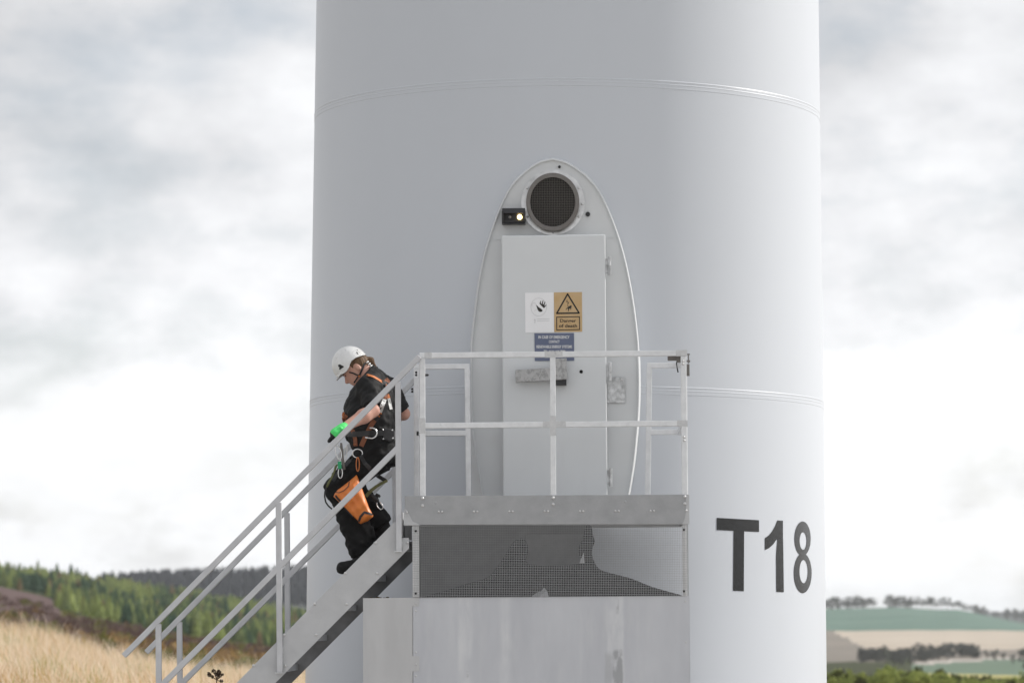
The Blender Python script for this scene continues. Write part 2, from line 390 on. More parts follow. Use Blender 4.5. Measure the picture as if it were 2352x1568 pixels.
M['stubble'] = pmat('stubble', (.40, .34, .275), .95, c2=(.49, .425, .35), scale=.012, detail=6, stretch=(0.488, 0.950, 0.950), spec=.05)
M['fallow'] = pmat('fallow', (0.195, 0.177, 0.152), .95, c2=(0.244, 0.213, 0.183), scale=.01, detail=5, spec=.05)
M['gfield'] = pmat('green_crop', (0.122, 0.171, 0.122), .95, c2=(0.146, 0.195, 0.146), scale=.02, spec=.05)
M['hay'] = pmat('hay', (0.439, 0.366, 0.146), .95, c2=(0.366, 0.366, 0.146), scale=.03, spec=.05)
M['track'] = pmat('pale_track', (0.464, 0.415, 0.378), .95, var=.1, scale=.05, spec=.05)
M['bounce_gravel'] = pmat('pale_bounce_gravel', (.42, .40, .37), .9, c2=(.34, .325, .30), scale=3, detail=9, bump=.5, bscale=40, spec=.2)  # unseen pale gravel, added to bounce light onto the tower and platform fronts
RM = {'bounce_gravel_pad': M['bounce_gravel'], 'ground': M['ground'], 'moor': M['moor'], 'heather_slope': M['heather'], 'forest_floor': M['forest_floor'], 'far_hill': M['far_hill'], 'pasture_field': M['pasture'],
      'stubble_field': M['stubble'], 'fallow_field': M['fallow'], 'green_field': M['gfield'], 'hay_field': M['hay'], 'farm_track': M['track']}
for rg, fs in faces.items():
    used = sorted({i for f in fs for i in f}); mp = {k: q for q, k in enumerate(used)}
    me = bpy.data.meshes.new(rg); me.from_pydata([gverts[k] for k in used], [], [tuple(mp[i] for i in f) for f in fs])
    me.materials.append(RM[rg]); me.polygons.foreach_set('use_smooth', [True] * len(me.polygons)); me.update()
    o = bpy.data.objects.new(rg, me); col.objects.link(o); o['kind'] = 'structure'
LOWEST = min(p.z for p in gverts); HIGHEST = max(p.z for p in gverts)

# ------------------------------------------------------------------ vegetation
def translucent(m, f):
    nt = m.node_tree; bs = nt.nodes['Principled BSDF']; src = bs.inputs['Base Color'].links[0].from_socket
    tr = nt.nodes.new('ShaderNodeBsdfTranslucent'); nt.links.new(src, tr.inputs[0]); mx_ = nt.nodes.new('ShaderNodeMixShader'); mx_.inputs[0].default_value = f
    nt.links.new(bs.outputs[0], mx_.inputs[1]); nt.links.new(tr.outputs[0], mx_.inputs[2]); nt.links.new(mx_.outputs[0], nt.nodes['Material Output'].inputs[0])
def leafmat(name, c, c2, sc_=1.5, rough=.8):
    m = pmat(name, c, rough, c2=c2, scale=sc_, detail=4, spec=.1); translucent(m, .35); return m
M['con'] = [leafmat('conifer_bright', (0.422, 0.474, 0.173), (0.282, 0.346, 0.128)), leafmat('conifer_green', (0.211, 0.288, 0.134), (0.134, 0.198, 0.102)),
            leafmat('conifer_dark', (0.109, 0.173, 0.109), (0.070, 0.122, 0.083)), leafmat('conifer_mid', (0.307, 0.352, 0.160), (0.198, 0.250, 0.115)),
            leafmat('larch_brown', (0.346, 0.262, 0.160), (0.256, 0.198, 0.122))]
M['bark'] = pmat('bark', (.09, .065, .045), .9, var=.25, scale=6, spec=.1)
def conifer_mesh(name, mat, seed):
    r = random.Random(seed); m = MB()
    m.cyl((0, 0, -.3), (0, 0, .92), .03, .008, 5, 1)
    tiers = 7
    for k in range(tiers):
        z0 = .08 + .80 * k / tiers; R = .27 * (1 - k / tiers) ** .75 + .03; hgt = .26 - .015 * k; npt = 9
        top = (r.uniform(-.012, .012), r.uniform(-.012, .012), min(1.0, z0 + hgt)); vs = [top]
        a0 = r.uniform(0, 1)
        for i in range(npt * 2):
            a = 2 * PI * (i + a0) / (npt * 2); rr = R * (r.uniform(.85, 1.25) if i % 2 == 0 else r.uniform(.42, .66))
            vs.append((math.cos(a) * rr, math.sin(a) * rr, z0 - (.05 if i % 2 == 0 else -.02) + r.uniform(-.02, .02)))
        fs = [(0, 1 + i, 1 + (i + 1) % (npt * 2)) for i in range(npt * 2)]
        m.add(vs, fs, 0)
    me = bpy.data.meshes.new(name); me.from_pydata(m.v, [], m.f); me.materials.append(mat); me.materials.append(M['bark'])
    me.polygons.foreach_set('material_index', m.m); return me, m
CON = [conifer_mesh('conifer', M['con'][k], 10 + k) for k in range(5)]
cand = []
rr = random.Random(3)
while len(cand) < 2500:
    u = rr.uniform(-130, 900); t = rr.random(); d = 395 * (880 / 395.) ** (t ** .9)
    if region(u, d) == 'heather_slope' or (u < 128 and d < 430): continue
    if noise.noise(Vector((u * .02, d * .02, 0))) < -.42 and d < 600: continue
    h = rr.uniform(2.0, 3.4) * (1.15 if d > 700 else 1) * (1.5 if rr.random() < .03 else 1)
    # stands of one tone: bright growth along the top, darker stands lower down
    nn = noise.noise(Vector((u * .012, d * .006, 7))) + rr.uniform(-.5, .5) + (.2 if d > 650 else 0)
    k = 0 if nn > .22 else 3 if nn > 0 else 1 if nn > -.25 else 2
    if rr.random() < .05: k = 4
    cand.append((h / d, u, d, h, k))
for u, d, h in ((66, 860, 4.2), (10, 868, 4.6), (126, 855, 5.0), (158, 850, 5.2), (172, 858, 4.6), (40, 845, 4.2)):
    cand.append((h / d + 1, u, d, h, 1 if u < 130 else 2))
cand.sort(reverse=True)
LAB = {0: 'bright green young conifer in the hillside plantation', 1: 'green young conifer in the hillside plantation', 2: 'dark green conifer in the hillside plantation',
       3: 'olive green young conifer in the hillside plantation', 4: 'brownish young larch in the hillside plantation'}
big = MB()
for q, (s, u, d, h, k) in enumerate(cand):
    p = ground_pt(u, d); w = h * rr.uniform(.7, 1.0); a = rr.uniform(0, 6.28)
    if q < 290:
        o = bpy.data.objects.new('conifer_tree', CON[k][0]); col.objects.link(o)
        o.location = p; o.scale = (w, w, h); o.rotation_euler.z = a
        tag(o, LAB[k], 'tree', 'conifers on the plantation hillside')
    else:
        c, s_ = math.cos(a), math.sin(a); m = CON[k][1]
        big.add([(p.x + (x * c - y * s_) * w, p.y + (x * s_ + y * c) * w, p.z + z * h) for x, y, z in m.v], [f for f, i in zip(m.f, m.m) if i == 0], k)
o = big.build('conifer_plantation', M['con'], fix=False)
tag(o, 'mixed green mass of young conifers covering the hillside', 'forest', kind='stuff')

# far dark ridge: a spruce wood that reads as one mass
m = MB(); M['ridge'] = leafmat('ridge_spruce', (.075, .081, .094), (.058, .064, .075), .05)
for _ in range(2600):
    u = rr.uniform(230, 1000); d = rr.uniform(1230, 1475); p = ground_pt(u, d); h = rr.uniform(2.2, 4.2); w = h * rr.uniform(.3, .5)
    vs = [(p.x, p.y, p.z + h)] + [(p.x + math.cos(a) * w, p.y + math.sin(a) * w, p.z - 1) for a in (0, 1.26, 2.51, 3.77, 5.03)]
    m.add(vs, [(0, 1 + i, 1 + (i + 1) % 5) for i in range(5)])
tag(m.build('spruce_forest', M['ridge'], fix=False), 'dark spruce forest covering the far grey ridge', 'forest', kind='stuff')

# broadleaf trees: clumps of leaf faces round limbs
def broadleaf(name, mats, seed, clumps=16, leaves=22, wide=.42, low=.28):
    r = random.Random(seed); m = MB(); m.cyl((0, 0, -.05), (0, 0, .5), .05, .03, 6, 1)
    for k in range(clumps):
        a = r.uniform(0, 6.28); zz = r.uniform(low, .92); R = wide * math.sqrt(max(.05, 1 - ((zz - .58) / .45) ** 2)) * r.uniform(.3, 1)
        c = Vector((math.cos(a) * R, math.sin(a) * R, zz)); m.cyl((0, 0, .35), c, .012, .005, 4, 1, caps=False)
        for _ in range(leaves):
            e = Vector((r.gauss(0, 1), r.gauss(0, 1), r.gauss(0, .8))).normalized() * r.uniform(.03, .12); p = c + e; s = r.uniform(.03, .06)
            t1 = Vector((r.gauss(0, 1), r.gauss(0, 1), r.gauss(0, 1))).normalized(); t2 = t1.cross(e).normalized() if t1.cross(e).length > .001 else Vector((1, 0, 0))
            m.add([p - t1 * s, p + t2 * s, p + t1 * s, p - t2 * s], [(0, 1, 2, 3)], 0)
    me = bpy.data.meshes.new(name); me.from_pydata(m.v, [], m.f)
    for x in mats: me.materials.append(x)
    me.polygons.foreach_set('material_index', m.m); return me, m
M['oak'] = leafmat('hedge_leaves', (.125, .13, .12), (.09, .095, .09), .4)
M['bushg'] = leafmat('bush_leaves', (.42, .46, .14), (.24, .30, .10), .8)
M['bushd'] = leafmat('dark_bush_leaves', (0.136, 0.144, 0.056), (0.080, 0.096, 0.040), .8)
BL = [broadleaf('broadleaf', [M['oak'], M['bark']], 40 + k, low=.42 if k < 2 else .06) for k in range(4)]
def place(name, me, p, w, h, a, label, cat, group):
    o = bpy.data.objects.new(name, me); col.objects.link(o); o.location = p; o.scale = (w, w, h); o.rotation_euler.z = a
    return tag(o, label, cat, group)
# shelter belt on the far ridge: dense at its left end, trunks and gaps towards the right
u = 1870.
while u < 2236:
    dense = u < 1985 or 2032 < u < 2090
    d = 1985 + rr.uniform(-25, 25); p = ground_pt(u, d); h = (7.2 if u < 2180 else 5.5) * rr.uniform(.75, 1.1); w = h * rr.uniform(.75, 1.1)
    if not (2003 < u < 2030):
        place('shelter_belt_tree', BL[rr.choice((2, 3) if dense else (0, 1))][0], p - Vector((0, 0, .6)), w, h, rr.uniform(0, 6), 'broadleaf tree of the shelter belt along the far hilltop', 'tree', 'shelter belt trees on the far hilltop')
    u += rr.uniform(5, 8) if dense else rr.uniform(9, 13)
for k in range(26):
    u = rr.uniform(2240, 2380); p = ground_pt(u, rr.uniform(2600, 3000)); h = rr.uniform(5, 9)
    place('woodland_tree', BL[2 + k % 2][0], p, h, h, rr.uniform(0, 6), 'dark broadleaf tree of the wood behind the pasture field', 'tree', 'trees of the wood behind the pasture')
# dark wood between the stubble field and the fallow ground
m = MB()
for _ in range(150):
    u = rr.uniform(1970, 2240); lo, hi = interp(u, [(1970, 1512), (2060, 1528), (2180, 1512), (2240, 1500)]), interp(u, [(1970, 1508), (2000, 1500), (2095, 1493), (2188, 1488), (2240, 1498)])
    v = rr.uniform(hi + 12, max(hi + 13, lo)); ds = np.linspace(560, 1250, 120); d = min(ds, key=lambda x: abs(gv(u, x) - v)); p = ground_pt(u, d); h = rr.uniform(.9, 3.9); w = h * rr.uniform(.7, 1.3)
    src = BL[2 + rr.randrange(2)][1]; a = rr.uniform(0, 6); c, s_ = math.cos(a), math.sin(a)
    m.add([(p.x + (x * c - y * s_) * w, p.y + (x * s_ + y * c) * w, p.z + z * h) for x, y, z in src.v], [f for f, i in zip(src.f, src.m) if i == 0])
tag(m.build('valley_wood', M['oak'], fix=False), 'dark grey wood in the dip below the stubble field', 'wood', kind='stuff')
for u, d, h in ((2280, 880, 3.0), (2338, 900, 2.4), (2347, 760, 4.6), (2322, 830, 2.2), (2262, 905, 2.4), (2300, 893, 2.0)):
    place('hedgerow_tree', BL[2][0], ground_pt(u, d), h, h, rr.uniform(0, 6), 'small dark hedgerow tree on the fallow ground beside the pale track', 'tree', 'hedgerow trees by the track')
BB = [broadleaf('bush', [M['bushg'], M['bark']], 60 + k, clumps=26, leaves=34, low=.12, wide=.5) for k in range(2)]
BD = [broadleaf('dark_bush', [M['bushd'], M['bark']], 70 + k, clumps=22, leaves=34, low=.1, wide=.46) for k in range(2)]
def bush_at(name, me, u, vt, d, w, label):
    p = ground_pt(u, d); ztop = 1.65 + (vh(u) - vt) * d / FPX; h = max(.5, ztop - p.z)
    return place(name, me, p, w, h, rr.uniform(0, 6), label, 'bush', None)
bush_at('round_bush', BB[0][0], 2040, 1524, 190, 1.7, 'broad yellow green bush beyond the tower above the scrub')
bush_at('cone_bush', BD[0][0], 2100, 1526, 185, .8, 'narrow upright bush standing between two rounder bushes')
bush_at('dark_bush', BD[1][0], 2155, 1531, 185, 1.05, 'dark round bush beside the pale hay field')
bush_at('hedge_bush', BD[0][0], 2284, 1556, 185, .8, 'low dark bush at the near edge of the hay field')
bush_at('edge_bush', BB[1][0], 2350, 1532, 185, .9, 'green bush on the right border of the green crop field')
m = MB()
for _ in range(210):
    u = rr.uniform(1760, 2420); d = rr.uniform(135, 175)
    if u > 2190 and rr.random() < .6: continue
    p = ground_pt(u, d); vt = 1536 + rr.uniform(-6, 16) + max(0, u - 2100) * .07; h = max(.4, 1.65 + (vh(u) - vt) * d / FPX - p.z); w = rr.uniform(.5, .9)
    src = BB[rr.randrange(2)][1]; a = rr.uniform(0, 6); c, s_ = math.cos(a), math.sin(a); mi = 0 if rr.random() < .75 else 1
    m.add([(p.x + (x * c - y * s_) * w, p.y + (x * s_ + y * c) * w, p.z + z * h) for x, y, z in src.v], [f for f, i in zip(src.f, src.m) if i == 0], mi)
tag(m.build('green_scrub', [M['bushg'], M['bushd']], fix=False), 'yellow green scrub covering the slope beyond the tower', 'scrub', kind='stuff')

# heather and rush tussocks behind the grass
M['tus'] = [leafmat('tussock_brown', (0.281, 0.179, 0.094), (0.188, 0.128, 0.066), 1.0), leafmat('tussock_olive', (0.206, 0.198, 0.066), (0.140, 0.140, 0.053), 1.0),
            leafmat('tussock_purple', (0.160, 0.104, 0.094), (0.112, 0.079, 0.068), 1.0), leafmat('tussock_ochre', (0.431, 0.281, 0.112), (0.319, 0.216, 0.094), 1.0)]
m = MB()
for _ in range(1500):
    u = rr.uniform(-140, 780); d = 98 * (380 / 98.) ** (rr.random() ** 1.3); p = ground_pt(u, d); r0 = rr.uniform(.22, .55) * (d / 130) ** .5; hh = r0 * rr.uniform(.6, 1.1)
    nn = noise.noise(Vector((u * .015, d * .03, 1)))
    mi = 2 if (d > 190 and nn < .15) or nn < -.35 else 1 if nn > .2 else 3 if (d < 170 and rr.random() < .5) else 0
    for _k in range(26):
        a = rr.uniform(0, 6.28); t = rr.random() ** .5 * r0; q = Vector((p.x + math.cos(a) * t, p.y + math.sin(a) * t, p.z + hh * (1 - (t / r0) ** 2) * rr.uniform(.4, 1)))
        s = r0 * .3; e = Vector((math.cos(a), math.sin(a), rr.uniform(.2, 1.4))).normalized() * s; f = Vector((-math.sin(a), math.cos(a), rr.uniform(-.3, .3))) * s * .5
        m.add([q - f, q + e * 1.2, q + f, q - e * .6], [(0, 1, 2, 3)], mi)
tag(m.build('moor_tussocks', M['tus'], fix=False), 'brown and olive heather tussocks between the dry grass and the plantation', 'heather', kind='stuff')

# dry grass
M['grs'] = [pmat('dry_grass_pale', (.84, .66, .46), .8, c2=(.72, .54, .34), scale=1.2, spec=.1), pmat('dry_grass_ochre', (.60, .41, .19), .8, c2=(.46, .31, .14), scale=1.2, spec=.1),
            pmat('dry_grass_white', (.93, .82, .68), .8, c2=(.86, .71, .55), scale=1.2, spec=.1), pmat('fresh_grass', (.36, .37, .09), .8, c2=(.24, .27, .06), scale=1.2, spec=.1)]
for x in M['grs']: translucent(x, .4)
def blades(nb, umin, umax, dmin, dmax, hmin, hmax, wmin, wmax, mode):
    vs = np.zeros((nb, 7, 3)); mi = np.zeros(nb, int)
    for k in range(nb):
        u = rr.uniform(umin, umax); d = dmin * (dmax / dmin) ** rr.random(); p = ground_pt(u, d)
        tuft = noise.noise(Vector((p.x * .9, p.y * .45, 0))); h = rr.uniform(hmin, hmax) * (1 + .55 * tuft)
        a = rr.uniform(0, 6.28); wv = Vector((math.cos(a), math.sin(a), 0)) * rr.uniform(wmin, wmax) * .5
        lean = Vector((rr.gauss(-.10, .22), rr.gauss(0, .22), 0)) * h
        for i, (t, ws) in enumerate(((0, .8), (.4, 1.), (.75, .75))):
            c = p + lean * t * t + Vector((0, 0, h * t)); vs[k, 2 * i] = c - wv * ws; vs[k, 2 * i + 1] = c + wv * ws
        vs[k, 6] = p + lean * 1.15 + Vector((0, 0, h * .97))
        g = noise.noise(Vector((p.x * .5 + 9, p.y * .3, 2)))
        x = rr.random()
        mi[k] = 2 if mode else 3 if (g > .22 and x < .55) or x < .04 else 1 if x < (.42 if d < 50 else .2) - .45 * tuft - .35 * g else 2 if x > .70 else 0
    f = np.array([(0, 1, 3, 2), (2, 3, 5, 4)]); 
    fs = []; ml = []
    for k in range(nb):
        o = 7 * k; fs += [(o, o + 1, o + 3, o + 2), (o + 2, o + 3, o + 5, o + 4), (o + 4, o + 5, o + 6)]; ml += [int(mi[k])] * 3
    me = bpy.data.meshes.new('dry_grass'); me.from_pydata(vs.reshape(-1, 3).tolist(), [], fs)
    for x in M['grs']: me.materials.append(x)
    me.polygons.foreach_set('material_index', ml); me.update()
    o = bpy.data.objects.new('dry_grass', me); col.objects.link(o); return o
tag(blades(52000, -190, 800, 33, 90, .38, .72, .006, .013, 0), 'pale dry moorland grass behind the stairs', 'grass', kind='stuff')
tag(blades(4200, -190, 800, 40, 92, .62, .95, .004, .008, 1), 'tall pale flowering grass stalks above the dry grass', 'grass', kind='stuff').name = 'grass_stalks'

# ------------------------------------------------------------------ wind turbine tower
TX, TY, TZ0, TILT = -.018, 3.1, 3.8, math.radians(.58)
def tR(z): return 1.955 - .0082 * (z - 3.8)
def tower_pt(th, z, dr=0.):
    r = tR(z) + dr; x = r * math.sin(th)
    return Vector((TX + x * math.cos(TILT) + math.sin(TILT) * (z - TZ0), TY - r * math.cos(th), z - x * math.sin(TILT)))
ZS1 = at(1301, 893, 1.145).z; ZS2 = at(1301, 187, 1.145).z
tower = thing('wind_turbine_tower', (TX, TY, 0), 'huge white tapered steel wind turbine tower with a door and black T18 lettering', 'tower')
NS = 288
def shell(z0, z1, nz):
    m = MB(); m.v = [tower_pt(2 * PI * i / NS, z0 + (z1 - z0) * j / nz) for j in range(nz + 1) for i in range(NS)]
    m.f = [(j * NS + i, j * NS + (i + 1) % NS, (j + 1) * NS + (i + 1) % NS, (j + 1) * NS + i) for j in range(nz) for i in range(NS)]; m.m = [0] * len(m.f)
    return m
s1 = shell(0, ZS1, 4); s1.build('shell', M['tower'], tower, smooth=True)
shell(ZS1, ZS2, 4).build('shell', M['tower'], tower, smooth=True)
shell(ZS2, 24, 12).build('shell', M['tower'], tower, smooth=True)
m = shell(24, 24.05, 1); m.f.append(tuple(range(NS, 2 * NS))); m.m.append(0); m.build('top_flange', M['tower'], tower)
prof = [(-.031, -.001), (-.028, 0.0016), (-.020, 0.0012), (-.004, 0.0012), (.000, 0.0024), (.006, 0.0009), (.012, 0.0008), (.015, 0.0015), (.018, 0.0008), (.022, 0.0024), (.029, 0.0003), (.031, -.001)]
for zs in (ZS1, ZS2):
    m = MB(); m.v = [tower_pt(2 * PI * i / NS, zs + dz, dr) for dz, dr in prof for i in range(NS)]; k = len(prof)
    m.f = [(j * NS + i, j * NS + (i + 1) % NS, (j + 1) * NS + (i + 1) % NS, (j + 1) * NS + i) for j in range(k - 1) for i in range(NS)]; m.m = [0] * len(m.f)
    m.build('weld_seam', M['tower'], tower)
bv_tower = BVHTree.FromPolygons(s1.v, [tuple(f) for f in s1.f])
def on_tower(u, v, lift=.0025):
    h, nrm, _, _ = bv_tower.ray_cast(Vector(CAM), Vector(ray(u, v)).normalized())
    q = Vector((h.x - TX, h.y - TY, 0)).normalized()
    return h + q * lift
def zu(x): return (1760 + x / 5.809) / 1.0884
def zv(y): return (1250 + y / 5.809) / 1.0884
def decal_strip(name, left, right, n=26, lift=.0025):
    """letter piece between two px curves, laid on the curved steel"""
    m = MB(); k = 10
    for i in range(n + 1):
        for j in range(k + 1):
            a, b = left(i / n), right(i / n); m.v.append(on_tower(zu(a[0] + (b[0] - a[0]) * j / k), zv(a[1] + (b[1] - a[1]) * j / k), lift))
    m.f = [(i * (k + 1) + j, i * (k + 1) + j + 1, (i + 1) * (k + 1) + j + 1, (i + 1) * (k + 1) + j) for i in range(n) for j in range(k)]; m.m = [0] * len(m.f)
    return m
def lerp2(p, q): return lambda t: (p[0] + (q[0] - p[0]) * t, p[1] + (q[1] - p[1]) * t)
def join(*ms):
    o = MB()
    for x in ms: o.add(x.v, x.f)
    return o
T = join(decal_strip('T', lerp2((181, 253), (181, 430)), lerp2((796, 287), (796, 457))), decal_strip('T', lerp2((426, 438), (419, 1310)), lerp2((580, 446), (575, 1317))))
T.build('letter', M['black_vinyl'], tower)
def poly_t(pts):
    ys = [p[1] for p in pts]; return lambda t: (interp(ys[0] + (ys[-1] - ys[0]) * t, [(y, x) for x, y in pts]), ys[0] + (ys[-1] - ys[0]) * t)
one = join(decal_strip('1', poly_t([(1060, 290), (1030, 370), (985, 450), (940, 505), (880, 548), (880, 720)]), poly_t([(1143, 294), (1143, 560), (1035, 585), (1000, 640), (940, 695), (882, 722)]), 40),
           decal_strip('1', poly_t([(1037, 585), (1044, 800), (1047, 1326)]), poly_t([(1143, 560), (1148, 800), (1154, 1330)])))
# the foot of the flag and the stem meet along one edge; the flag stops above it
one = join(decal_strip('1', poly_t([(1060, 290), (1030, 370), (985, 450), (940, 505), (880, 548)]), poly_t([(1143, 294), (1143, 420), (1143, 548)]), 30),
           decal_strip('1', poly_t([(880, 549), (880, 720)]), poly_t([(1143, 549), (1060, 560), (1035, 588), (1000, 640), (940, 692), (881, 721)]), 30),
           decal_strip('1', poly_t([(1062, 558), (1044, 800), (1047, 1326)]), poly_t([(1143, 549), (1148, 800), (1154, 1330)]), 30, .0033))
one.build('digit', M['black_vinyl'], tower)
def ring(cx, cy, rx, ry, ix, iy, irx, iry, lift, n=56, k=5):
    m = MB()
    for i in range(n):
        a = 2 * PI * i / n
        for j in range(k + 1):
            t = j / k; m.v.append(on_tower(zu((cx + rx * math.cos(a)) * (1 - t) + (ix + irx * math.cos(a)) * t), zv((cy + ry * math.sin(a)) * (1 - t) + (iy + iry * math.sin(a)) * t), lift))
    m.f = [(i * (k + 1) + j, ((i + 1) % n) * (k + 1) + j, ((i + 1) % n) * (k + 1) + j + 1, i * (k + 1) + j + 1) for i in range(n) for j in range(k)]; m.m = [0] * len(m.f)
    return m
eight = join(ring(1427, 555, 117, 250, 1435, 588, 51, 128, .0033), ring(1430, 1055, 130, 290, 1443, 1031, 60, 169, .0025))
eight.build('digit', M['black_vinyl'], tower)

# door frame: flat pointed-oval plate on a collar that flares back to the curved steel
YP = 1.132
YK = 1.121
OUTL = [(1108.3, 1136), (1093, 1048), (1084.8, 989), (1081.5, 930), (1080.5, 870), (1081.3, 813), (1084, 770), (1096, 669), (1107, 607), (1122, 550), (1151, 471), (1176, 425), (1209, 391.8), (1240, 372), (1270, 365)]
OUTR = [(1444, 1135), (1456, 1059), (1464, 978), (1467, 931), (1468, 880), (1466, 800), (1461, 745), (1452.7, 684), (1438, 607), (1420.6, 544), (1400, 488), (1376.4, 440), (1352, 410), (1330.8, 391.8), (1300, 373), (1270, 365)]
def smooth_curve(pts, k=4):
    out = []
    for i in range(len(pts) - 1):
        p0, p1, p2, p3 = pts[max(i - 1, 0)], pts[i], pts[i + 1], pts[min(i + 2, len(pts) - 1)]
        for j in range(k):
            t = j / k; out.append(tuple(.5 * ((2 * p1[c]) + (-p0[c] + p2[c]) * t + (2 * p0[c] - 5 * p1[c] + 4 * p2[c] - p3[c]) * t * t + (-p0[c] + 3 * p1[c] - 3 * p2[c] + p3[c]) * t ** 3) for c in (0, 1)))
    return out + [pts[-1]]
cl = smooth_curve([(1118, 1180)] + OUTL); cr = smooth_curve([(1436, 1180)] + OUTR)
loop = cl + cr[-2::-1]
def plate_y(x, z): r = tR(z); return YP + .10 * (r - math.sqrt(max(.1, r * r - (x - TX) ** 2)))
def on_plate(u, v): q = at(u, v, YP); return at(u, v, plate_y(q.x, q.z))
face = [on_plate(u, v) for u, v in loop]
def uat(curve, v):
    c = sorted(curve, key=lambda p_: p_[1]); return float(np.interp(v, [p_[1] for p_ in c], [p_[0] for p_ in c]))
m = MB(); vv = sorted({round(p_[1], 2) for p_ in cl}); KC = 18
for v in vv:
    a_, b_ = uat(cl, v), uat(cr, v); m.v += [tuple(on_plate(a_ + (b_ - a_) * k / KC, v)) for k in range(KC + 1)]
m.f = [(r_ * (KC + 1) + k, r_ * (KC + 1) + k + 1, (r_ + 1) * (KC + 1) + k + 1, (r_ + 1) * (KC + 1) + k) for r_ in range(len(vv) - 1) for k in range(KC)]; m.m = [0] * len(m.f)
m.build('door_frame', M['frame'], tower, smooth=True)
# oval collar: a lip standing proud of the plate, its outer wall flaring back to the curved steel
m = MB(); nL = len(loop); cu0 = 1272.; cv0 = 860.
for (u, v), p in zip(loop, face):
    left = u < 1270
    if v > 800: bu = 1080 if left else min(u + 5, interp(v, [(800, 1470), (880, 1475), (1180, 1478)]))
    else: bu = u + (-3 if left else 3) * (1 if v > 400 else .4)
    q = at(bu, v - (2 if v < 420 else 0), 1.2)
    x = q.x - TX - math.sin(TILT) * (q.z - TZ0); r = tR(q.z); b = Vector((q.x, TY - math.sqrt(max(0, r * r - x * x)) + .012, q.z))
    dx, dy = u - cu0, (v - cv0) * .45; l = math.hypot(dx, dy) or 1; iu, iv = u - dx / l * 3.2, v - dy / l * 3.2
    fr = at(u, v, YK); m.v += [tuple(on_plate(iu, iv) + Vector((0, .01, 0))), tuple(at(iu, iv, YK + .001)), tuple(at((u + iu) / 2, (v + iv) / 2, YK - .0015)), tuple(fr), tuple(fr * .5 + b * .5), tuple(b)]
m.f = [(6 * i + j, 6 * (i + 1) + j, 6 * (i + 1) + j + 1, 6 * i + j + 1) for i in range(nL - 1) for j in range(5)]; m.m = [0] * len(m.f)
m.build('door_collar', M['frame'], tower)
m = MB()   # narrow joints of the plate
for (a, b) in (((1123, 551), (1152, 549.5)), ((1390, 546.5), (1420, 545))):
    m.bar(at(*a, YP - .001), at(*b, YP - .001), .003, .004)
m.build('frame_joint', M['frame'], tower)
for c, r in (((1285, 383.6), 3.2), ((1350, 492.3), 5.4)):
    p = at(*c, YP); q = MB().cyl(p + Vector((0, -.012, 0)), p + Vector((0, .01, 0)), r * .0031, r * .0031, 14); q.build('plug', M['dark'], tower, bevel=.002)
# door leaf, hinges, handle
YD = .985
d0, d1, d2, d3 = at(1152.2, 541, YD), at(1390.2, 538, YD), at(1395.5, 1180, YD), at(1156, 1180, YD)
door = MB().prism([d0, d1, d2, d3], (0, .062, 0)).build('door', M['door'], tower, bevel=.010)
jc = (d0 + d1 + d2 + d3) / 4
MB().prism([jc + (q - jc) * f + Vector((0, .0625, 0)) for q, f in ((d0, .965), (d1, .965), (d2, .985), (d3, .985))], (0, .018, 0)).build('door_seal', M['rubber'], door)
MB().prism([jc + (q - jc) * f + Vector((0, .081, 0)) for q, f in ((d0, .975), (d1, .975), (d2, .99), (d3, .99))], (0, .062, 0)).build('door_jamb', M['frame'], tower, bevel=.004)
for v0, v1, uu in ((590, 632, 1399.5), (832, 874, 1400.5), (1075, 1116.4, 1402.5)):
    a, b, c = at(uu, v0, YD + .01), at(uu, (v0 + v1) / 2, YD + .01), at(uu, v1, YD + .01); g = Vector((0, 0, .002))
    m = MB().cyl(a, b + g, .0125, .0125, 14).cyl(b - g, c, .0125, .0125, 14)
    m.box((a.x - .03, YD + .012, c.z + .012), (a.x, YD + .02, a.z - .012)); m.build('hinge', M['bright'], door, smooth=False)
p, q = at(1393.6, 866, YP - .006), at(1436, 925, YP - .006)
pl = MB().box((p.x, YP - .008, q.z), (q.x, YP - .0005, p.z)).build('latch_plate', M['bright'], tower, bevel=.002)
bolts(pl, [at(u, v, YP - .008) for u, v in ((1427.5, 872), (1400, 917.5), (1428, 916.5))], .008, .007, mat=M['bolt'])
hp = [at(u, v, .90) for u, v in ((1183, 848.8), (1275, 843.5), (1275, 823), (1301.5, 822), (1302.5, 871), (1184.5, 878))]
hd = MB().prism(hp, (0, .05, 0)).build('handle', M['rustzinc'], door, bevel=.004)
p, q = at(1276, 870.5, .91), at(1301, 883.5, .91); MB().box((p.x, .905, q.z), (q.x, YD, p.z)).build('lock', M['dark'], door, bevel=.003)
p, q = at(1276, 850, .94), at(1300, 870, .94); MB().box((p.x, .945, q.z), (q.x, YD + .002, p.z)).build('handle_base', M['dark'], door)
p = at(1334.8, 853.3, YD); MB().cyl(p + Vector((0, -.003, 0)), p + Vector((0, .01, 0)), .0125, n=16).build('keyhole', M['void'], door)

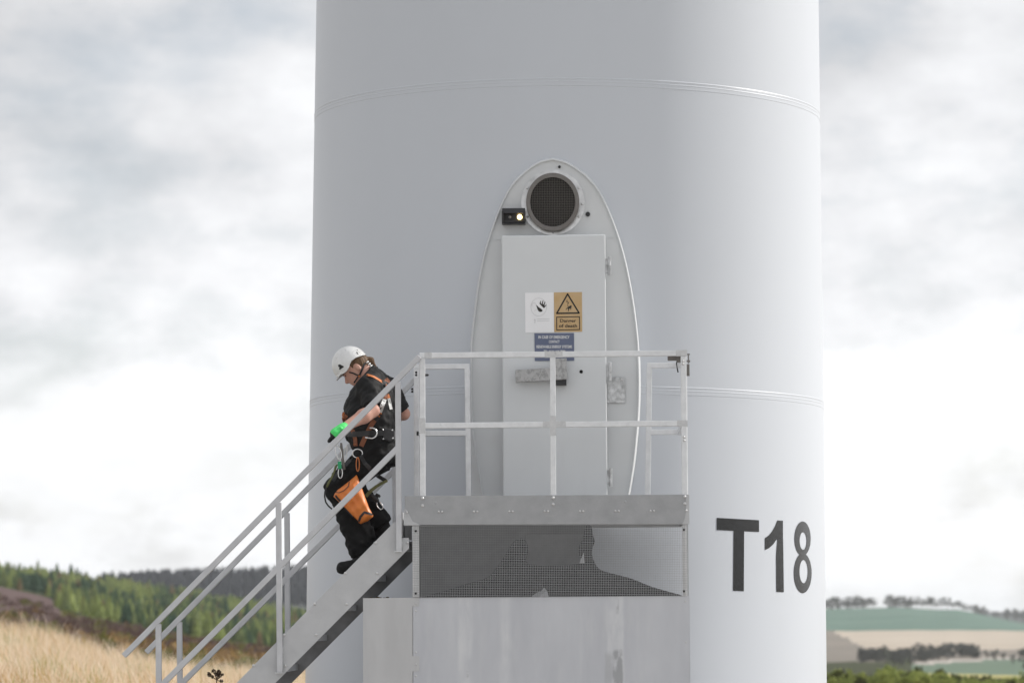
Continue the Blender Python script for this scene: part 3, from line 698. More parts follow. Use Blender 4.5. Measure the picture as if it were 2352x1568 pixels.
# ventilation opening above the door
vent = MB()
def ellring(cu, cv, r0, r1, Y0, Y1, n=64):
    """ring between two ellipses (du,dv), front at Y0, back at Y1"""
    vs = []; 
    for (ru, rv), Y in ((r0, Y0), (r1, Y0), (r1, Y1), (r0, Y1)): vs += uvpoly(ellipse_uv(cu, cv, ru, rv, n), Y)
    fs = [(k * n + i, k * n + (i + 1) % n, ((k + 1) % 4) * n + (i + 1) % n, ((k + 1) % 4) * n + i) for k in range(4) for i in range(n)]
    return vs, fs
VC = (1270.5, 465)
vs, fs = ellring(*VC, (73.5, 75), (58, 64), YP - .012, YP - .001)
vent.add(vs, fs); vo = vent.build('vent', M['flange'], tower, smooth=False)
m = MB(); vs, fs = ellring(1269.5, 464, (61.2, 67), (51.5, 56.5), YP - .075, YP - .011); m.add(vs, fs)
m.build('hood', M['vent'], vo, bevel=.004)
m = MB(); m.add(uvpoly(ellipse_uv(1269.5, 464, 52, 57, 40), YP - .016), [tuple(range(40))]); m.build('cavity', M['void'], vo)
m = MB(); st = 3.85
for k in range(-13, 14):
    du = k * st; hh = 56 * math.sqrt(max(0, 1 - (du / 51.8) ** 2))
    if hh > 2: m.bar(at(1269.5 + du, 464 - hh, YP - .062), at(1269.5 + du, 464 + hh, YP - .062), .0026, .0026)
for k in range(-14, 15):
    dv = k * st; hh = 51.3 * math.sqrt(max(0, 1 - (dv / 56.5) ** 2))
    if hh > 2: m.bar(at(1269.5 - hh, 464 + dv, YP - .059), at(1269.5 + hh, 464 + dv, YP - .059), .0026, .0026)
g = m.build('grille', M['ventwire'], vo, fix=False); g['kind'] = 'stuff'
bolts(vo, [at(1270.5 + 67 * math.cos(a), 465 + 69 * math.sin(a), YP - .012) for a in (-2.65, -.5, .06, .5, 1.57, 2.64)], .0085, .008)
# wall lamp
lp = at(1179, 512, YP)
lamp = thing('wall_lamp', lp, 'small black wall lamp glowing beside the round vent', 'lamp')
a, b = at(1152.8, 476.5, 1.0), at(1206, 512, 1.0)
Z0, Z1 = b.z, a.z; X0, X1 = a.x, b.x
m = MB()
m.prism([(X0, YP - .11, Z1 - .035), (X0, YP - .085, Z1), (X0, YP, Z1), (X0, YP, Z0), (X0, YP - .075, Z0), (X0, YP - .10, Z0 + .012), (X0, YP - .10, Z0 + .02), (X0, YP - .06, Z0 + .022), (X0, YP - .06, Z1 - .04), (X0, YP - .11, Z1 - .04)], (X1 - X0, 0, 0))
m.box((X0 - .002, YP - .112, Z0 - .001), (X0 + .012, YP - .02, Z1 - .02)).box((X1 - .008, YP - .112, Z0 - .001), (X1 + .002, YP - .02, Z1 - .02))
m.build('housing', M['dark'], lamp, bevel=.002)
p = at(1193.7, 498.6, YP - .065); MB().dome(p, (0, -1, 0), .018, .018, 14).build('bulb', M['bulb'], lamp, smooth=True)
p = at(1170.9, 498.6, YP - .062); MB().dome(p, (0, -1, 0), .011, .012, 12).build('sensor', M['sensor'], lamp, smooth=True)

# ------------------------------------------------------------------ signs on the door
def text_mesh(body, u0, v0, u1, v1, Y, weight=.0):
    """flat lettering fitted into a px box"""
    c = bpy.data.curves.new('t', 'FONT'); c.body = body; c.offset = weight; c.resolution_u = 3
    o = bpy.data.objects.new('t', c); col.objects.link(o)
    dg = bpy.context.evaluated_depsgraph_get(); me = bpy.data.meshes.new_from_object(o.evaluated_get(dg))
    P = [v.co.copy() for v in me.vertices]; F = [tuple(p.vertices) for p in me.polygons]
    bpy.data.objects.remove(o); bpy.data.curves.remove(c); bpy.data.meshes.remove(me)
    x0, x1 = min(p.x for p in P), max(p.x for p in P); y0, y1 = min(p.y for p in P), max(p.y for p in P)
    return [at(u0 + (p.x - x0) / (x1 - x0) * (u1 - u0), v1 - (p.y - y0) / (y1 - y0) * (v1 - v0), Y) for p in P], F
def stroke(pts, w, Y):
    """flat px polyline of width w"""
    vs, fs = [], []
    for (a, b) in zip(pts[:-1], pts[1:]):
        dx, dy = b[0] - a[0], b[1] - a[1]; l = math.hypot(dx, dy) or 1; nx, ny = -dy / l * w / 2, dx / l * w / 2; ex, ey = dx / l * w * .35, dy / l * w * .35; o = len(vs)
        vs += [at(a[0] + nx - ex, a[1] + ny - ey, Y), at(b[0] + nx + ex, b[1] + ny + ey, Y), at(b[0] - nx + ex, b[1] - ny + ey, Y), at(a[0] - nx - ex, a[1] - ny - ey, Y)]; fs.append((o, o + 1, o + 2, o + 3))
    return vs, fs
def plate(u0, v0, u1, v1, Y, tilt=0.): return [at(u0, v0 + tilt, Y), at(u1, v0, Y), at(u1 + .6, v1, Y), at(u0 + .9, v1 + tilt, Y)]
YS = YD - .003
def q4(x, y): return ((1300 + x / 6.533) / 1.0884, (720 + y / 6.533) / 1.0884)
s = thing('warning_sign', at(1304, 762, YS), 'amber warning sign with a black triangle and Danger of death', 'sign')
MB().prism(plate(1272.2, 670.5, 1336.6, 761.5, YS, 1), (0, .0028, 0)).build('backing', M['amber_sign'], s)
m = MB(); Y1 = YS - .0012
for pts, w in (([q4(*p) for p in ((777, 98), (600, 412), (964, 406), (777, 98))], 3.4), ([q4(*p) for p in ((598, 474), (970, 466), (974, 676), (600, 684), (598, 474))], 2.0),
               ([q4(*p) for p in ((770, 195), (762, 222), (792, 236), (778, 266))], 1.5)):
    m.add(*stroke(pts, w, Y1))
fig = [q4(*p) for p in ((838, 282), (845, 292), (838, 318), (832, 352), (822, 352), (824, 324), (806, 336), (792, 380), (784, 382), (786, 340), (770, 334), (750, 356), (744, 350), (768, 320), (792, 312), (770, 290), (775, 282), (800, 300), (822, 284))]
m.add([at(u, v, Y1 - .0004) for u, v in fig], [tuple(range(len(fig)))])
m.build('triangle', M['ink'], s)
m = MB(); a, b = q4(652, 505), q4(916, 566); m.add(*text_mesh('Danger', a[0], a[1], b[0], b[1] + 1.2, Y1, .018)); a, b = q4(636, 586), q4(932, 642); m.add(*text_mesh('of death', a[0], a[1], b[0], b[1], Y1, .018))
m.build('lettering', M['ink'], s, fix=False)
s = thing('prohibition_sign', at(1238, 763, YS), 'faded white sign with a black raised hand on the door', 'sign')
MB().prism(plate(1205.9, 671.5, 1271.6, 762.8, YS, 1), (0, .0028, 0)).build('backing', M['white_sign'], s)
m = MB()
hand = [(318, 254), (335, 208), (344, 210), (340, 250), (352, 258), (372, 202), (382, 204), (372, 262), (382, 270), (402, 222), (411, 226), (400, 282), (404, 292), (426, 268), (433, 276), (398, 322), (386, 324)]
arm = [(262, 276), (278, 284), (300, 308), (340, 334), (366, 358), (362, 382), (330, 390), (304, 378), (288, 352), (272, 300)]
for pl_ in (hand, arm):
    pts = [q4(*p) for p in pl_]; m.add([at(u, v, Y1) for u, v in pts], [tuple(range(len(pts)))])
m.build('hand_symbol', M['ink'], s)
m = MB()
m.add(*stroke([q4(228 + 34 * math.cos(t), 280 + 40 * math.sin(t)) for t in np.linspace(2.6, 6.6, 12)], .7, Y1)); m.add(*stroke([q4(305 + 128 * math.cos(t), 310 + 146 * math.sin(t)) for t in np.linspace(0, 6.3, 36)], .8, Y1 + .0004))
m.add(*stroke([q4(232, 378), q4(268, 348)], .7, Y1)); m.add(*stroke([q4(228, 515), q4(246, 512), q4(242, 570)], 1.4, Y1))
for y in (505, 535): m.add(*stroke([q4(285, y), q4(480, y - 4)], 1.0, Y1))
m.build('faded_print', M['greyink'], s)
s = thing('contact_sign', at(1273, 828, YS), 'slate blue emergency contact sign with white capital lettering', 'sign')
MB().prism(plate(1227.5, 764.6, 1318.3, 828.2, YS - .002, .6), (0, .0028, 0)).build('backing', M['blue_sign'], s)
m = MB(); Y2 = YS - .0032
for t, (x0, y0, x1, y1) in (('IN CASE OF EMERGENCY', (300, 776, 808, 824)), ('CONTACT', (470, 852, 646, 896)), ('RENEWABLE ENERGY SYSTEMS', (270, 932, 850, 980)), ('TEL: 0141 419 7990', (384, 1012, 740, 1056))):
    a, b = q4(x0, y0), q4(x1, y1); m.add(*text_mesh(t, a[0], a[1], b[0], b[1], Y2, .02))
m.build('lettering', M['whiteink'], s, fix=False)

# ------------------------------------------------------------------ access platform
plat = thing('access_platform', (-.1, .5, 0), 'galvanised steel platform with guard rails in front of the tower door', 'platform')
RW = .038
def rail(parent, a, b, Y, name, w=RW, ext=0., mat='galv', Yb=None):
    return MB().bar(at(*a, Y), at(*b, Y if Yb is None else Yb), w, w, ext=ext).build(name, M[mat], parent, bevel=.004)
YF = .024
# front frame
rail(plat, (970, 816.6), (1569.5, 811.0), YF, 'top_rail', ext=RW / 2)
rail(plat, (970, 977.7), (1569.5, 972.0), YF, 'mid_rail')
for (ut, vt), (ub, vb) in (((970, 823), (971, 1180)), ((1269.5, 820), (1271, 1180)), ((1569.5, 818), (1573, 1180))):
    rail(plat, (ut, vt), (ub, vb), YF + .0005, 'post')
# back frames either side of the door, side rails on the right
YB = 1.0
for (u0, u1, pt, pb, vt, vm) in ((956, 1073, 1073, 1077, 842, 995), (1491.5, 1566, 1491.5, 1487, 839, 991.8)):
    rail(plat, (u0, vt + .4), (u1, vt - .4), YB, 'top_rail', ext=RW / 2 - .002); rail(plat, (u0, vm + .4), (u1, vm - .4), YB, 'mid_rail')
    rail(plat, (pt, vt + 4), (pb, 1180), YB + .0005, 'post')
rail(plat, (956.5, 845), (957.5, 1200), YB, 'post'); rail(plat, (1571.5, 842), (1574.5, 1200), YB, 'post')
for v in (814, 975): 
    a, b = at(1569.5, v, YF), at(1571.5, v, YF); x = a.x
    MB().bar((x + .004, YF + .02, a.z - .001), (x + .004, YB - .02, a.z - .001), RW, RW, side=(1, 0, 0)).build('side_rail', M['galv'], plat, bevel=.004)
# zinc-sprayed welds
def patch(a, b, Y, ww): return MB().bar(at(*a, Y), at(*b, Y), ww, ww).build('weld_patch', M['weld'], plat)
patch((1251, 814.2), (1292, 813.8), YF, RW + .0025); patch((1247, 974.8), (1300, 974.4), YF, RW + .0025); patch((1270, 955), (1270.3, 1000), YF, RW + .0035)
patch((1552, 811.2), (1578, 811), YF, RW + .0025); patch((1555, 972.2), (1579, 972), YF, RW + .003); patch((969.8, 960), (970.2, 995), YF, RW + .003); patch((975, 816.6), (992, 816.4), YF, RW + .0025)
# toe board with its bolts
t0, t1, t2, t3 = at(930, 1138.4, 0), at(1581.5, 1135, 0), at(1582, 1203, 0), at(930, 1205.4, 0)
tb = MB().prism([t0, t1, t2, t3], (0, -.010, 0)).build('toe_board', M['toe'], plat, bevel=.0025)
lug = MB().prism([at(u, v, -.010) for u, v in ((927.5, 1176), (929, 1167), (934, 1170), (948, 1197), (958, 1201), (966, 1205.6), (927.5, 1205.8))], (0, -.004, 0)).build('lug', M['stringer'], tb)
lug = MB().prism([at(u, v, -.010) for u, v in ((1574, 1136), (1583, 1136), (1583.5, 1203.3), (1566, 1203.3), (1571, 1196), (1574, 1185), (1576, 1160))], (0, -.003, 0)).build('lug', M['stringer'], tb)
def r5(x, y): return ((860 + x / 2.6133) / 1.0884, (1220 + y / 2.6133) / 1.0884)
bolts(tb, [at(*r5(x, y), -.010) for x, y in ((513, 65), (513, 112), (1366, 62), (1366, 104), (2226, 55), (2226, 100))], .0115, .012)
bolts(tb, [at(*r5(x + e, 152 - i * .9), -.010) for i, x in enumerate((619, 849, 1080, 1310, 1541, 1773, 2003)) for e in (0, 22)], .0080, .008)
bolts(tb, [at(*r5(x, y), -.0145) for x, y in ((411, 156), (2236, 145))], .009, .008)
bolts(tb, [at(*r5(x, y), -.010) for x, y in ((600, 95), (1838, 87))], .0095, .002, mat=M['stain'])
# deck: edge beams and grating
XL, XR, ZF = -1.08, .79, 2.395
dk = MB().box((XL, .002, ZF - .072), (XR, .012, ZF - .01)).box((XL, .012, ZF - .072), (XL + .01, 1.02, ZF)).box((XR - .01, .012, ZF - .072), (XR, 1.02, ZF)).box((XL, 1.02, ZF - .072), (XR, 1.03, ZF)).build('deck_frame', M['stringer'], plat)
m = MB()
for k in range(58): x = XL + .03 + k * (XR - XL - .06) / 57; m.box((x - .002, .012, ZF - .03), (x + .002, 1.02, ZF))
for k in range(18): y = .05 + k * .055; m.box((XL + .012, y - .002, ZF - .012), (XR - .012, y + .002, ZF - .003))
g = m.build('grating', M['stringer'], plat, fix=False); g['kind'] = 'stuff'
p, q = at(922, 1176, .1), at(928.5, 1233, .1)
MB().box((p.x, .05, q.z), (q.x - .008, .9, p.z)).build('bracket', M['stringer'], plat)
p, q = at(931, 1206, .3), at(946, 1240, .3); MB().box((p.x, .25, q.z), (q.x, .3, p.z)).build('bracket', M['toe'], plat)
MB().box((XL + .012, .012, ZF - .05), (XR - .012, 1.02, ZF - .045)).build('light_block_plate', M['toe'], plat)  # unseen plate added to block skylight so the space below stays dark
# catch, split pin and straps at the right corner
m = MB(); p, q = at(1533, 818, .1), at(1561, 829, .1); m.box((p.x, .06, q.z), (q.x, .07, p.z)); m.box((q.x - .02, .045, q.z - .012), (q.x + .012, .075, p.z + .004))
cat = m.build('catch', M['vent'], plat, bevel=.002)
MB().tube([at(u, v, .05) for u, v in ((1556, 824), (1554, 834), (1555, 842), (1556.5, 850), (1557.5, 855))], [.003, .005, .004, .0055, .005], 6).build('cord', M['dark'], cat, smooth=True)
m = MB(); p, q = at(1577, 814, .6), at(1582, 829, .6)
m.bar(at(1581, 813, .6), at(1581.5, 834, .6), .009, .009).bar(at(1578, 813.5, .6), at(1584.5, 813.5, .6), .01, .01).bar(at(1577, 829, .6), at(1585, 829.5, .6), .012, .014).box((at(1577, 834, .6).x, .59, at(1577, 863, .6).z), (at(1583.5, 834, .6).x, .62, at(1577, 836, .6).z))
m.build('buckle', M['vent'], cat)
bolts(plat, [at(u, v, YF - .019) for u, v in ((1568.5, 829), (1568.8, 835.5), (1571, 1003), (1571.3, 1011))], .0095, .009)
bolts(plat, [at(u, v, YF - .0) for u, v in ((978.5, 861),)], .008, .02, nrm=(1, 0, 0), mat=M['dark'])
bolts(plat, [at(u, v, .5) for u, v in ((957, 855), (957, 861), (948, 893), (948, 899))], .008, .012, nrm=(-1, 0, 0), mat=M['dark'])

# wire mesh under the platform
mesh = thing('mesh_screen', at(1265, 1371, .5), 'fine galvanised wire mesh screen below the platform toe board', 'mesh screen')
a, b = at(947, 1205, -.004), at(1581, 1371, -.004); za, zb = at(1265, 1203.5, 0).z, at(1265, 1370.5, 0).z
m = MB(); x = a.x; sp = .01168; w = .0009
while x < b.x:
    m.box((x - w, -.0055, zb), (x + w, -.0031, za)); x += sp
k = 0; z = zb + .004
while z < za:
    ww = .0011 if k % 2 else .0008; m.box((a.x, -.0079, z - ww), (b.x, -.0055, z + ww)); z += sp; k += 1
g = m.build('wire_mesh', M['wire'], mesh, fix=False); g['kind'] = 'stuff'
m = MB(); y = .01
while y < .98: m.box((b.x + .001, y - w, zb), (b.x + .0035, y + w, za)); y += sp * 1.5
z = zb
while z < za: m.box((b.x + .0035, .01, z - w), (b.x + .006, .98, z + w)); z += sp * 1.5
g = m.build('side_mesh', M['wire'], mesh, fix=False); g['kind'] = 'stuff'
for u0, u1 in ((947.5, 962.8), (1566.5, 1577.5)):
    p, q = at(u0, 1206, .0), at(u1, 1370, .0); MB().box((p.x, .0005, q.z), (q.x, .004, p.z)).build('edge_strip', M['strip'], mesh)
MB().box((b.x - .03, .005, zb), (b.x - .004, .03, za)).build('edge_strip', M['galv'], mesh)
bolts(mesh, [at(u, v, -.007) for u, v in ((955, 1219), (955, 1362), (1571, 1216), (1571, 1357))], .008, .006, mat=M['dark'])
MB().box((a.x + .005, .03, zb), (a.x + .012, .98, za)).build('side_light_block', M['toe'], mesh)  # closed sheet added to keep daylight out of the left side
M['litpatch'] = pmat('painted_lit_patch', (.40, .402, .41), .6, var=.15, scale=6)
M['inner_shade'] = pmat('painted_shade', (.25, .252, .26), .7, c2=(.37, .37, .38), scale=2.5, detail=3)
p, q = at(963, 1204, .93), at(1357, 1371, .93); MB().box((p.x, .93, zb), (q.x, .936, za + .02)).build('shade_sheet', M['inner_shade'], mesh)  # added sheet, its dark grey standing in for the shade inside
p, q = at(1208, 1226, .92), at(1348, 1300, .92); MB().box((p.x, .915, q.z), (q.x, .928, p.z)).build('lit_patch', M['litpatch'], mesh, bevel=.003)  # added plate, lighter grey standing in for lit tower steel between the arms
# black bell-shaped block with two upright arms behind the mesh
cc = thing('dark_mound', at(1270, 1371, .75), 'black bell shaped mound with two arms behind the wire mesh', 'mound')
sil = [(966, 1372), (1000, 1362), (1026, 1354.5), (1075, 1339), (1117, 1326.5), (1137, 1308), (1156, 1279), (1174, 1251), (1184, 1240), (1197, 1236), (1208, 1243), (1213, 1262), (1213.6, 1294.5), (1326, 1294.5), (1328, 1265), (1333, 1247), (1338, 1236), (1344, 1212), (1350, 1203), (1358, 1208), (1363, 1232), (1366.4, 1242), (1361, 1257), (1361, 1279), (1376, 1305.5), (1408.5, 1316.7), (1451, 1328), (1493, 1345), (1535, 1357.5), (1568, 1367), (1570, 1373)]
sil = smooth_curve(sil, 3)
cover = MB().prism(uvpoly(sil, .55), (0, .35, 0)).build('shell', M['rubber'], cc, bevel=.012)
MB().prism(uvpoly([(1330, 1293), (1341, 1268), (1343, 1293)], .545), (0, .004, 0)).build('web', M['frame'], cc)
rg = thing('rag', at(1245, 1368, .5), 'small pale crumpled rag lying on the cabinet behind the mesh', 'rag')
m = MB(); pts = [at(u, v, Y) for u, v, Y in ((1221, 1369, .45), (1232, 1361, .46), (1243, 1357, .45), (1250, 1349, .47), (1256, 1356, .44), (1260, 1369, .46), (1240, 1370, .40), (1248, 1362, .42))]
m.add(pts, [(0, 1, 6), (1, 2, 7, 6), (2, 3, 4, 7), (7, 4, 5, 6)]); m.add([p + Vector((0, .03, .002)) for p in pts], [(6, 1, 0), (6, 7, 2, 1), (7, 4, 3, 2), (6, 5, 4, 7)]); m.build('cloth', M['white_sign'], rg, fix=False)

# ------------------------------------------------------------------ cabinet below the platform
cab = thing('equipment_cabinet', (-.2, .5, 0), 'grey aluminium sheet cabinet under the platform with streaked front panel', 'cabinet')
def panel_material():
    m, nt, bs = new_mat('streaked_aluminium'); N, L = nt.nodes, nt.links
    geo = N.new('ShaderNodeNewGeometry'); sp_ = N.new('ShaderNodeSeparateXYZ'); L.new(geo.outputs['Position'], sp_.inputs[0])
    def mt(op, a, b=0., c=0.):
        n_ = N.new('ShaderNodeMath'); n_.operation = op
        for i, x in enumerate((a, b, c)):
            if isinstance(x, (int, float)): n_.inputs[i].default_value = x
            else: L.new(x, n_.inputs[i])
        return n_.outputs[0]
    def nz(scale, st, detail=5.):
        mp = N.new('ShaderNodeMapping'); mp.inputs['Scale'].default_value = st; L.new(geo.outputs['Position'], mp.inputs[0])
        t = N.new('ShaderNodeTexNoise'); t.inputs['Scale'].default_value = scale; t.inputs['Detail'].default_value = detail; t.inputs['Roughness'].default_value = .62; L.new(mp.outputs[0], t.inputs[0]); return t.outputs[0]
    wob = mt('MULTIPLY', mt('SUBTRACT', nz(6, (1, 1, 1)), .5), .03)
    X = mt('ADD', sp_.outputs[0], wob); Z = sp_.outputs[2]
    def bandx(x0, x1, soft):
        a_ = N.new('ShaderNodeMapRange'); a_.inputs[1].default_value = x0 - soft; a_.inputs[2].default_value = x0 + soft; L.new(X, a_.inputs[0])
        b_ = N.new('ShaderNodeMapRange'); b_.inputs[1].default_value = x1 - soft; b_.inputs[2].default_value = x1 + soft; b_.inputs[3].default_value = 1; b_.inputs[4].default_value = 0; L.new(X, b_.inputs[0])
        return mt('MULTIPLY', a_.outputs[0], b_.outputs[0])
    def band(socket, x0, soft, up=True):
        a_ = N.new('ShaderNodeMapRange'); a_.inputs[1].default_value = x0 - soft; a_.inputs[2].default_value = x0 + soft
        if not up: a_.inputs[3].default_value = 1; a_.inputs[4].default_value = 0
        L.new(socket, a_.inputs[0]); return a_.outputs[0]
    def mixc(f, a, c):
        x = N.new('ShaderNodeMix'); x.data_type = 'RGBA'; L.new(f, x.inputs[0])
        if isinstance(a, tuple): x.inputs[6].default_value = (*a, 1)
        else: L.new(a, x.inputs[6])
        x.inputs[7].default_value = (*c, 1); return x.outputs[2]
    r1 = N.new('ShaderNodeMapRange'); r1.inputs[1].default_value = .32; r1.inputs[2].default_value = .68; L.new(nz(1.6, (1.7, 1, .5)), r1.inputs[0])
    c = mixc(r1.outputs[0], (.60, .61, .64), (.505, .515, .55))
    r2 = N.new('ShaderNodeMapRange'); r2.inputs[1].default_value = .55; r2.inputs[2].default_value = .8; L.new(nz(9, (1, 1, .18)), r2.inputs[0])
    c = mixc(mt('MULTIPLY', r2.outputs[0], .55), c, (.66, .665, .67))
    brk = N.new('ShaderNodeMapRange'); brk.inputs[1].default_value = .36; brk.inputs[2].default_value = .6; L.new(nz(7, (1, 1, .35)), brk.inputs[0])
    xa, xb = at(1052, 1450, 0).x, at(1084, 1450, 0).x; xc, xd = at(1393, 1450, 0).x, at(1432, 1450, 0).x
    for p_, q_, s_ in ((xa, xb, .012), (xc, xd, .008), (at(1150, 1450, 0).x, at(1172, 1450, 0).x, .02)):
        c = mixc(mt('MULTIPLY', mt('MULTIPLY', bandx(p_, q_, s_), brk.outputs[0]), .7), c, (.71, .715, .725))
    scr = N.new('ShaderNodeMapRange'); scr.inputs[1].default_value = .60; scr.inputs[2].default_value = .66; L.new(nz(14, (.6, 1, .9), 8), scr.inputs[0])
    dk1 = mt('MULTIPLY', bandx(at(1070, 1450, 0).x, at(1086, 1450, 0).x, .006), scr.outputs[0])
    c = mixc(mt('MULTIPLY', dk1, .7), c, (.42, .425, .44))
    st2 = N.new('ShaderNodeMapRange'); st2.inputs[1].default_value = .40; st2.inputs[2].default_value = .52; L.new(nz(11, (1, 1, .5), 7), st2.inputs[0])
    zs_ = at(1420, 1492, 0).z
    dk2 = mt('MULTIPLY', mt('MULTIPLY', bandx(at(1407, 1450, 0).x, at(1429, 1450, 0).x, .006), band(Z, zs_, .012, False)), st2.outputs[0])
    c = mixc(mt('MULTIPLY', dk2, .9), c, (.355, .36, .375))
    dk3 = mt('MULTIPLY', mt('MULTIPLY', bandx(at(1388, 1450, 0).x, at(1406, 1450, 0).x, .008), band(Z, zs_ - .02, .02, False)), st2.outputs[0])
    c = mixc(mt('MULTIPLY', dk3, .55), c, (.42, .425, .44))
    dk4 = mt('MULTIPLY', mt('MULTIPLY', bandx(at(1415, 1450, 0).x, at(1422, 1450, 0).x, .004), band(Z, at(1420, 1408, 0).z, .008)), st2.outputs[0])
    c = mixc(mt('MULTIPLY', dk4, .9), c, (.42, .425, .44))
    L.new(c, bs.inputs['Base Color']); bs.inputs['Roughness'].default_value = .48; bs.inputs['Metallic'].default_value = .15
    bp = N.new('ShaderNodeBump'); bp.inputs['Strength'].default_value = .25; bp.inputs['Distance'].default_value = .02; L.new(nz(2.2, (1, 1, .6), 2), bp.inputs['Height']); L.new(bp.outputs[0], bs.inputs['Normal'])
    return m
M['panelx'] = panel_material()
p0, p1 = at(948, 1371.6, 0), at(1583.5, 1368, 0); zt = (p0.z + p1.z) / 2
MB().box((p0.x, 0, .02), (p1.x - .004, .008, zt)).build('front_panel', M['panelx'], cab, bevel=.002)
fl = [(833.8, 1372.8), (962.8, 1371.4), (962.8, 1391.4), (947.6, 1391.6), (947.8, 1505.4), (963.2, 1505.2), (963.2, 1540.6), (947.9, 1540.8), (948.4, 2000), (835.5, 2003)]
MB().prism(uvpoly(fl, -.0005), (0, -.003, 0)).build('side_panel', M['panel2'], cab)
xl, xr = at(834.2, 1450, 0).x, p1.x
MB().box((xr - .004, .0, .02), (xr, 1.0, zt)).build('end_panel', M['panel'], cab); MB().box((xl + .001, .0, .02), (xl + .004, 1.0, zt - .004)).build('end_panel', M['panel2'], cab)
MB().box((xl + .001, .012, zt - .004), (xr - .004, 1.0, zt)).build('lid', M['toe'], cab); MB().box((xl + .004, .99, .02), (xr - .004, 1.0, zt - .004)).build('back_panel', M['panel2'], cab)
def r6(x, y): return ((880 + x / 6.909) / 1.0884, (1480 + y / 6.909) / 1.0884)
bolts(cab, [at(*r6(x, y), -.0035) for x, y in ((1105, 185), (1107, 1238))] + [at(*r6(x, y), 0) for x, y in ((1105, 317), (1105, 1033), (1107, 1435))] + [at(u, v, 0) for u, v in ((1574.5, 1379.5), (1575.3, 1473.7))], .0065, .005, name='rivet')
m = MB(); p = at(905, 1371.5, .3)
for u, r0 in ((848, .006), (853, .008), (860, .005), (868, .01), (874, .007), (882, .006), (890, .009), (902, .004)):
    p = at(u, 1372.5, .3); m.dome((p.x, .3, zt - .001), (0, 0, 1), r0 * 1.6, r0 * 1.3, 6)
m.build('debris', M['moor'], cab)['kind'] = 'stuff'

# ------------------------------------------------------------------ staircase
M['shaded_zinc'] = pmat('shade_toned_zinc', (.26, .26, .265), .6, c2=(.17, .17, .175), scale=8, detail=5)  # far stringer's dark tone paints in the shade under the treads
stair = thing('steel_staircase', at(600, 1568, .5) * 0 + Vector((-3.3, .5, 0)), 'steep galvanised steel stairs with square tube handrails leading to the platform', 'staircase')
U0, U1, L0, L1 = at(905.3, 1198.5, 0), at(544.7, 1565.7, 0), at(939.4, 1258.9, 0), at(634.4, 1565.7, 0)
def toz(a, b, z): return a + (b - a) * ((z - a.z) / (b.z - a.z))
Ub, Lb = toz(U0, U1, .02), toz(L0, L1, .02)
strg = [U0, at(917, 1201, 0), at(919, 1234.5, 0), at(939, 1234.5, 0), L0, Lb, Ub]
s1_ = MB().prism(strg, (0, .008, 0)).build('stringer', M['stringer'], stair, bevel=.002)
lowd = Vector((.022, 0, -.022))
s2_ = MB().prism([p + Vector((0, 1.0, 0)) + (lowd if i in (4, 5) else Vector((0, 0, 0))) for i, p in enumerate(strg)], (0, .008, 0)).build('stringer', M['shaded_zinc'], stair, bevel=.002)
bl = []; stepv = (1527.6 - 1245.3) / 4
A0, A1 = at(863.6, 1245.3, 0), at(582.5, 1527.6, 0); stp = (A1 - A0) / 4
B0 = at(936.4, 1245.3, 0)
tread_mesh = None
for k in range(11):
    a, b = A0 + stp * k, B0 + stp * k
    if a.z < .12: break
    bl += [a, b]
    o = None
    if tread_mesh is None:
        m = MB(); x0, x1 = .004, (B0 - A0).x + .004
        m.box((x0, .009, -.044), (x0 + .004, .999, .0)).box((x1 - .004, .009, -.044), (x1, .999, .0)).box((x0 + .004, .009, -.044), (x1 - .004, .013, -.0005)).box((x0 + .004, .995, -.044), (x1 - .004, .999, -.0005))
        for i in range(1, 9): xx = x0 + (x1 - x0) * i / 9; m.box((xx - .0015, .013, -.032), (xx + .0015, .995, -.001))
        for i in range(1, 24): yy = .013 + .982 * i / 24; m.box((x0 + .004, yy - .002, -.012), (x1 - .004, yy + .002, -.002))
        tread_mesh = bpy.data.meshes.new('tread'); tread_mesh.from_pydata(m.v, [], m.f); tread_mesh.materials.append(M['stringer'])
    o = bpy.data.objects.new('tread', tread_mesh); col.objects.link(o); o.parent = stair; o.location = a - parent_world(stair)
bolts(stair, bl, .0105, .010, mat=M['bolt'])
YN, YR = -.0265, 1.034
def rl(a, b, Y, name): return MB().bar(at(*a, Y), at(*b, Y), RW, RW).build(name, M['galv2'], stair, bevel=.004)
M['galv2'] = pmat('galvanised_handrail', (.62, .625, .645), .42, .25, c2=(.52, .525, .545), scale=9, detail=6, spots=(20, .64, .76, (.44, .44, .45), (1, 1, 1)), bump=.08, bscale=120)
def online(p, q, u): t = (u - p[0]) / (q[0] - p[0]); return (u, p[1] + (q[1] - p[1]) * t)
NT = ((284.3, 1505.2), (961, 821.7)); rl(NT[0], online(*NT, 964), YN, 'handrail')
NLr = ((377, 1567), (908, 1034)); rl(online(*NLr, 364.5), online(*NLr, 914), YN + .0005, 'lower_rail')
FT = ((336.3, 1497.3), (952, 873)); rl(FT[0], online(*FT, 953), YR, 'handrail')
FLr = ((423, 1563), (900, 1085)); rl(online(*FLr, 413), online(*FLr, 906), YR + .0005, 'lower_rail')
for u, line, vb in ((364.5, NT, 1760), (640.5, NT, 1543), (914.5, NT, 1265)):
    v = online(*line, u)[1]; rl((u - .6, v + 8), (u + (vb - v) * .0055, vb), YN + .001, 'post')
for u, line, vb in ((412.8, FT, 1720), (659.7, FT, 1530), (906, FT, 1262)):
    v = online(*line, u)[1]; rl((u - .6, v + 8), (u + (vb - v) * .0055, vb), YR + .001, 'post')
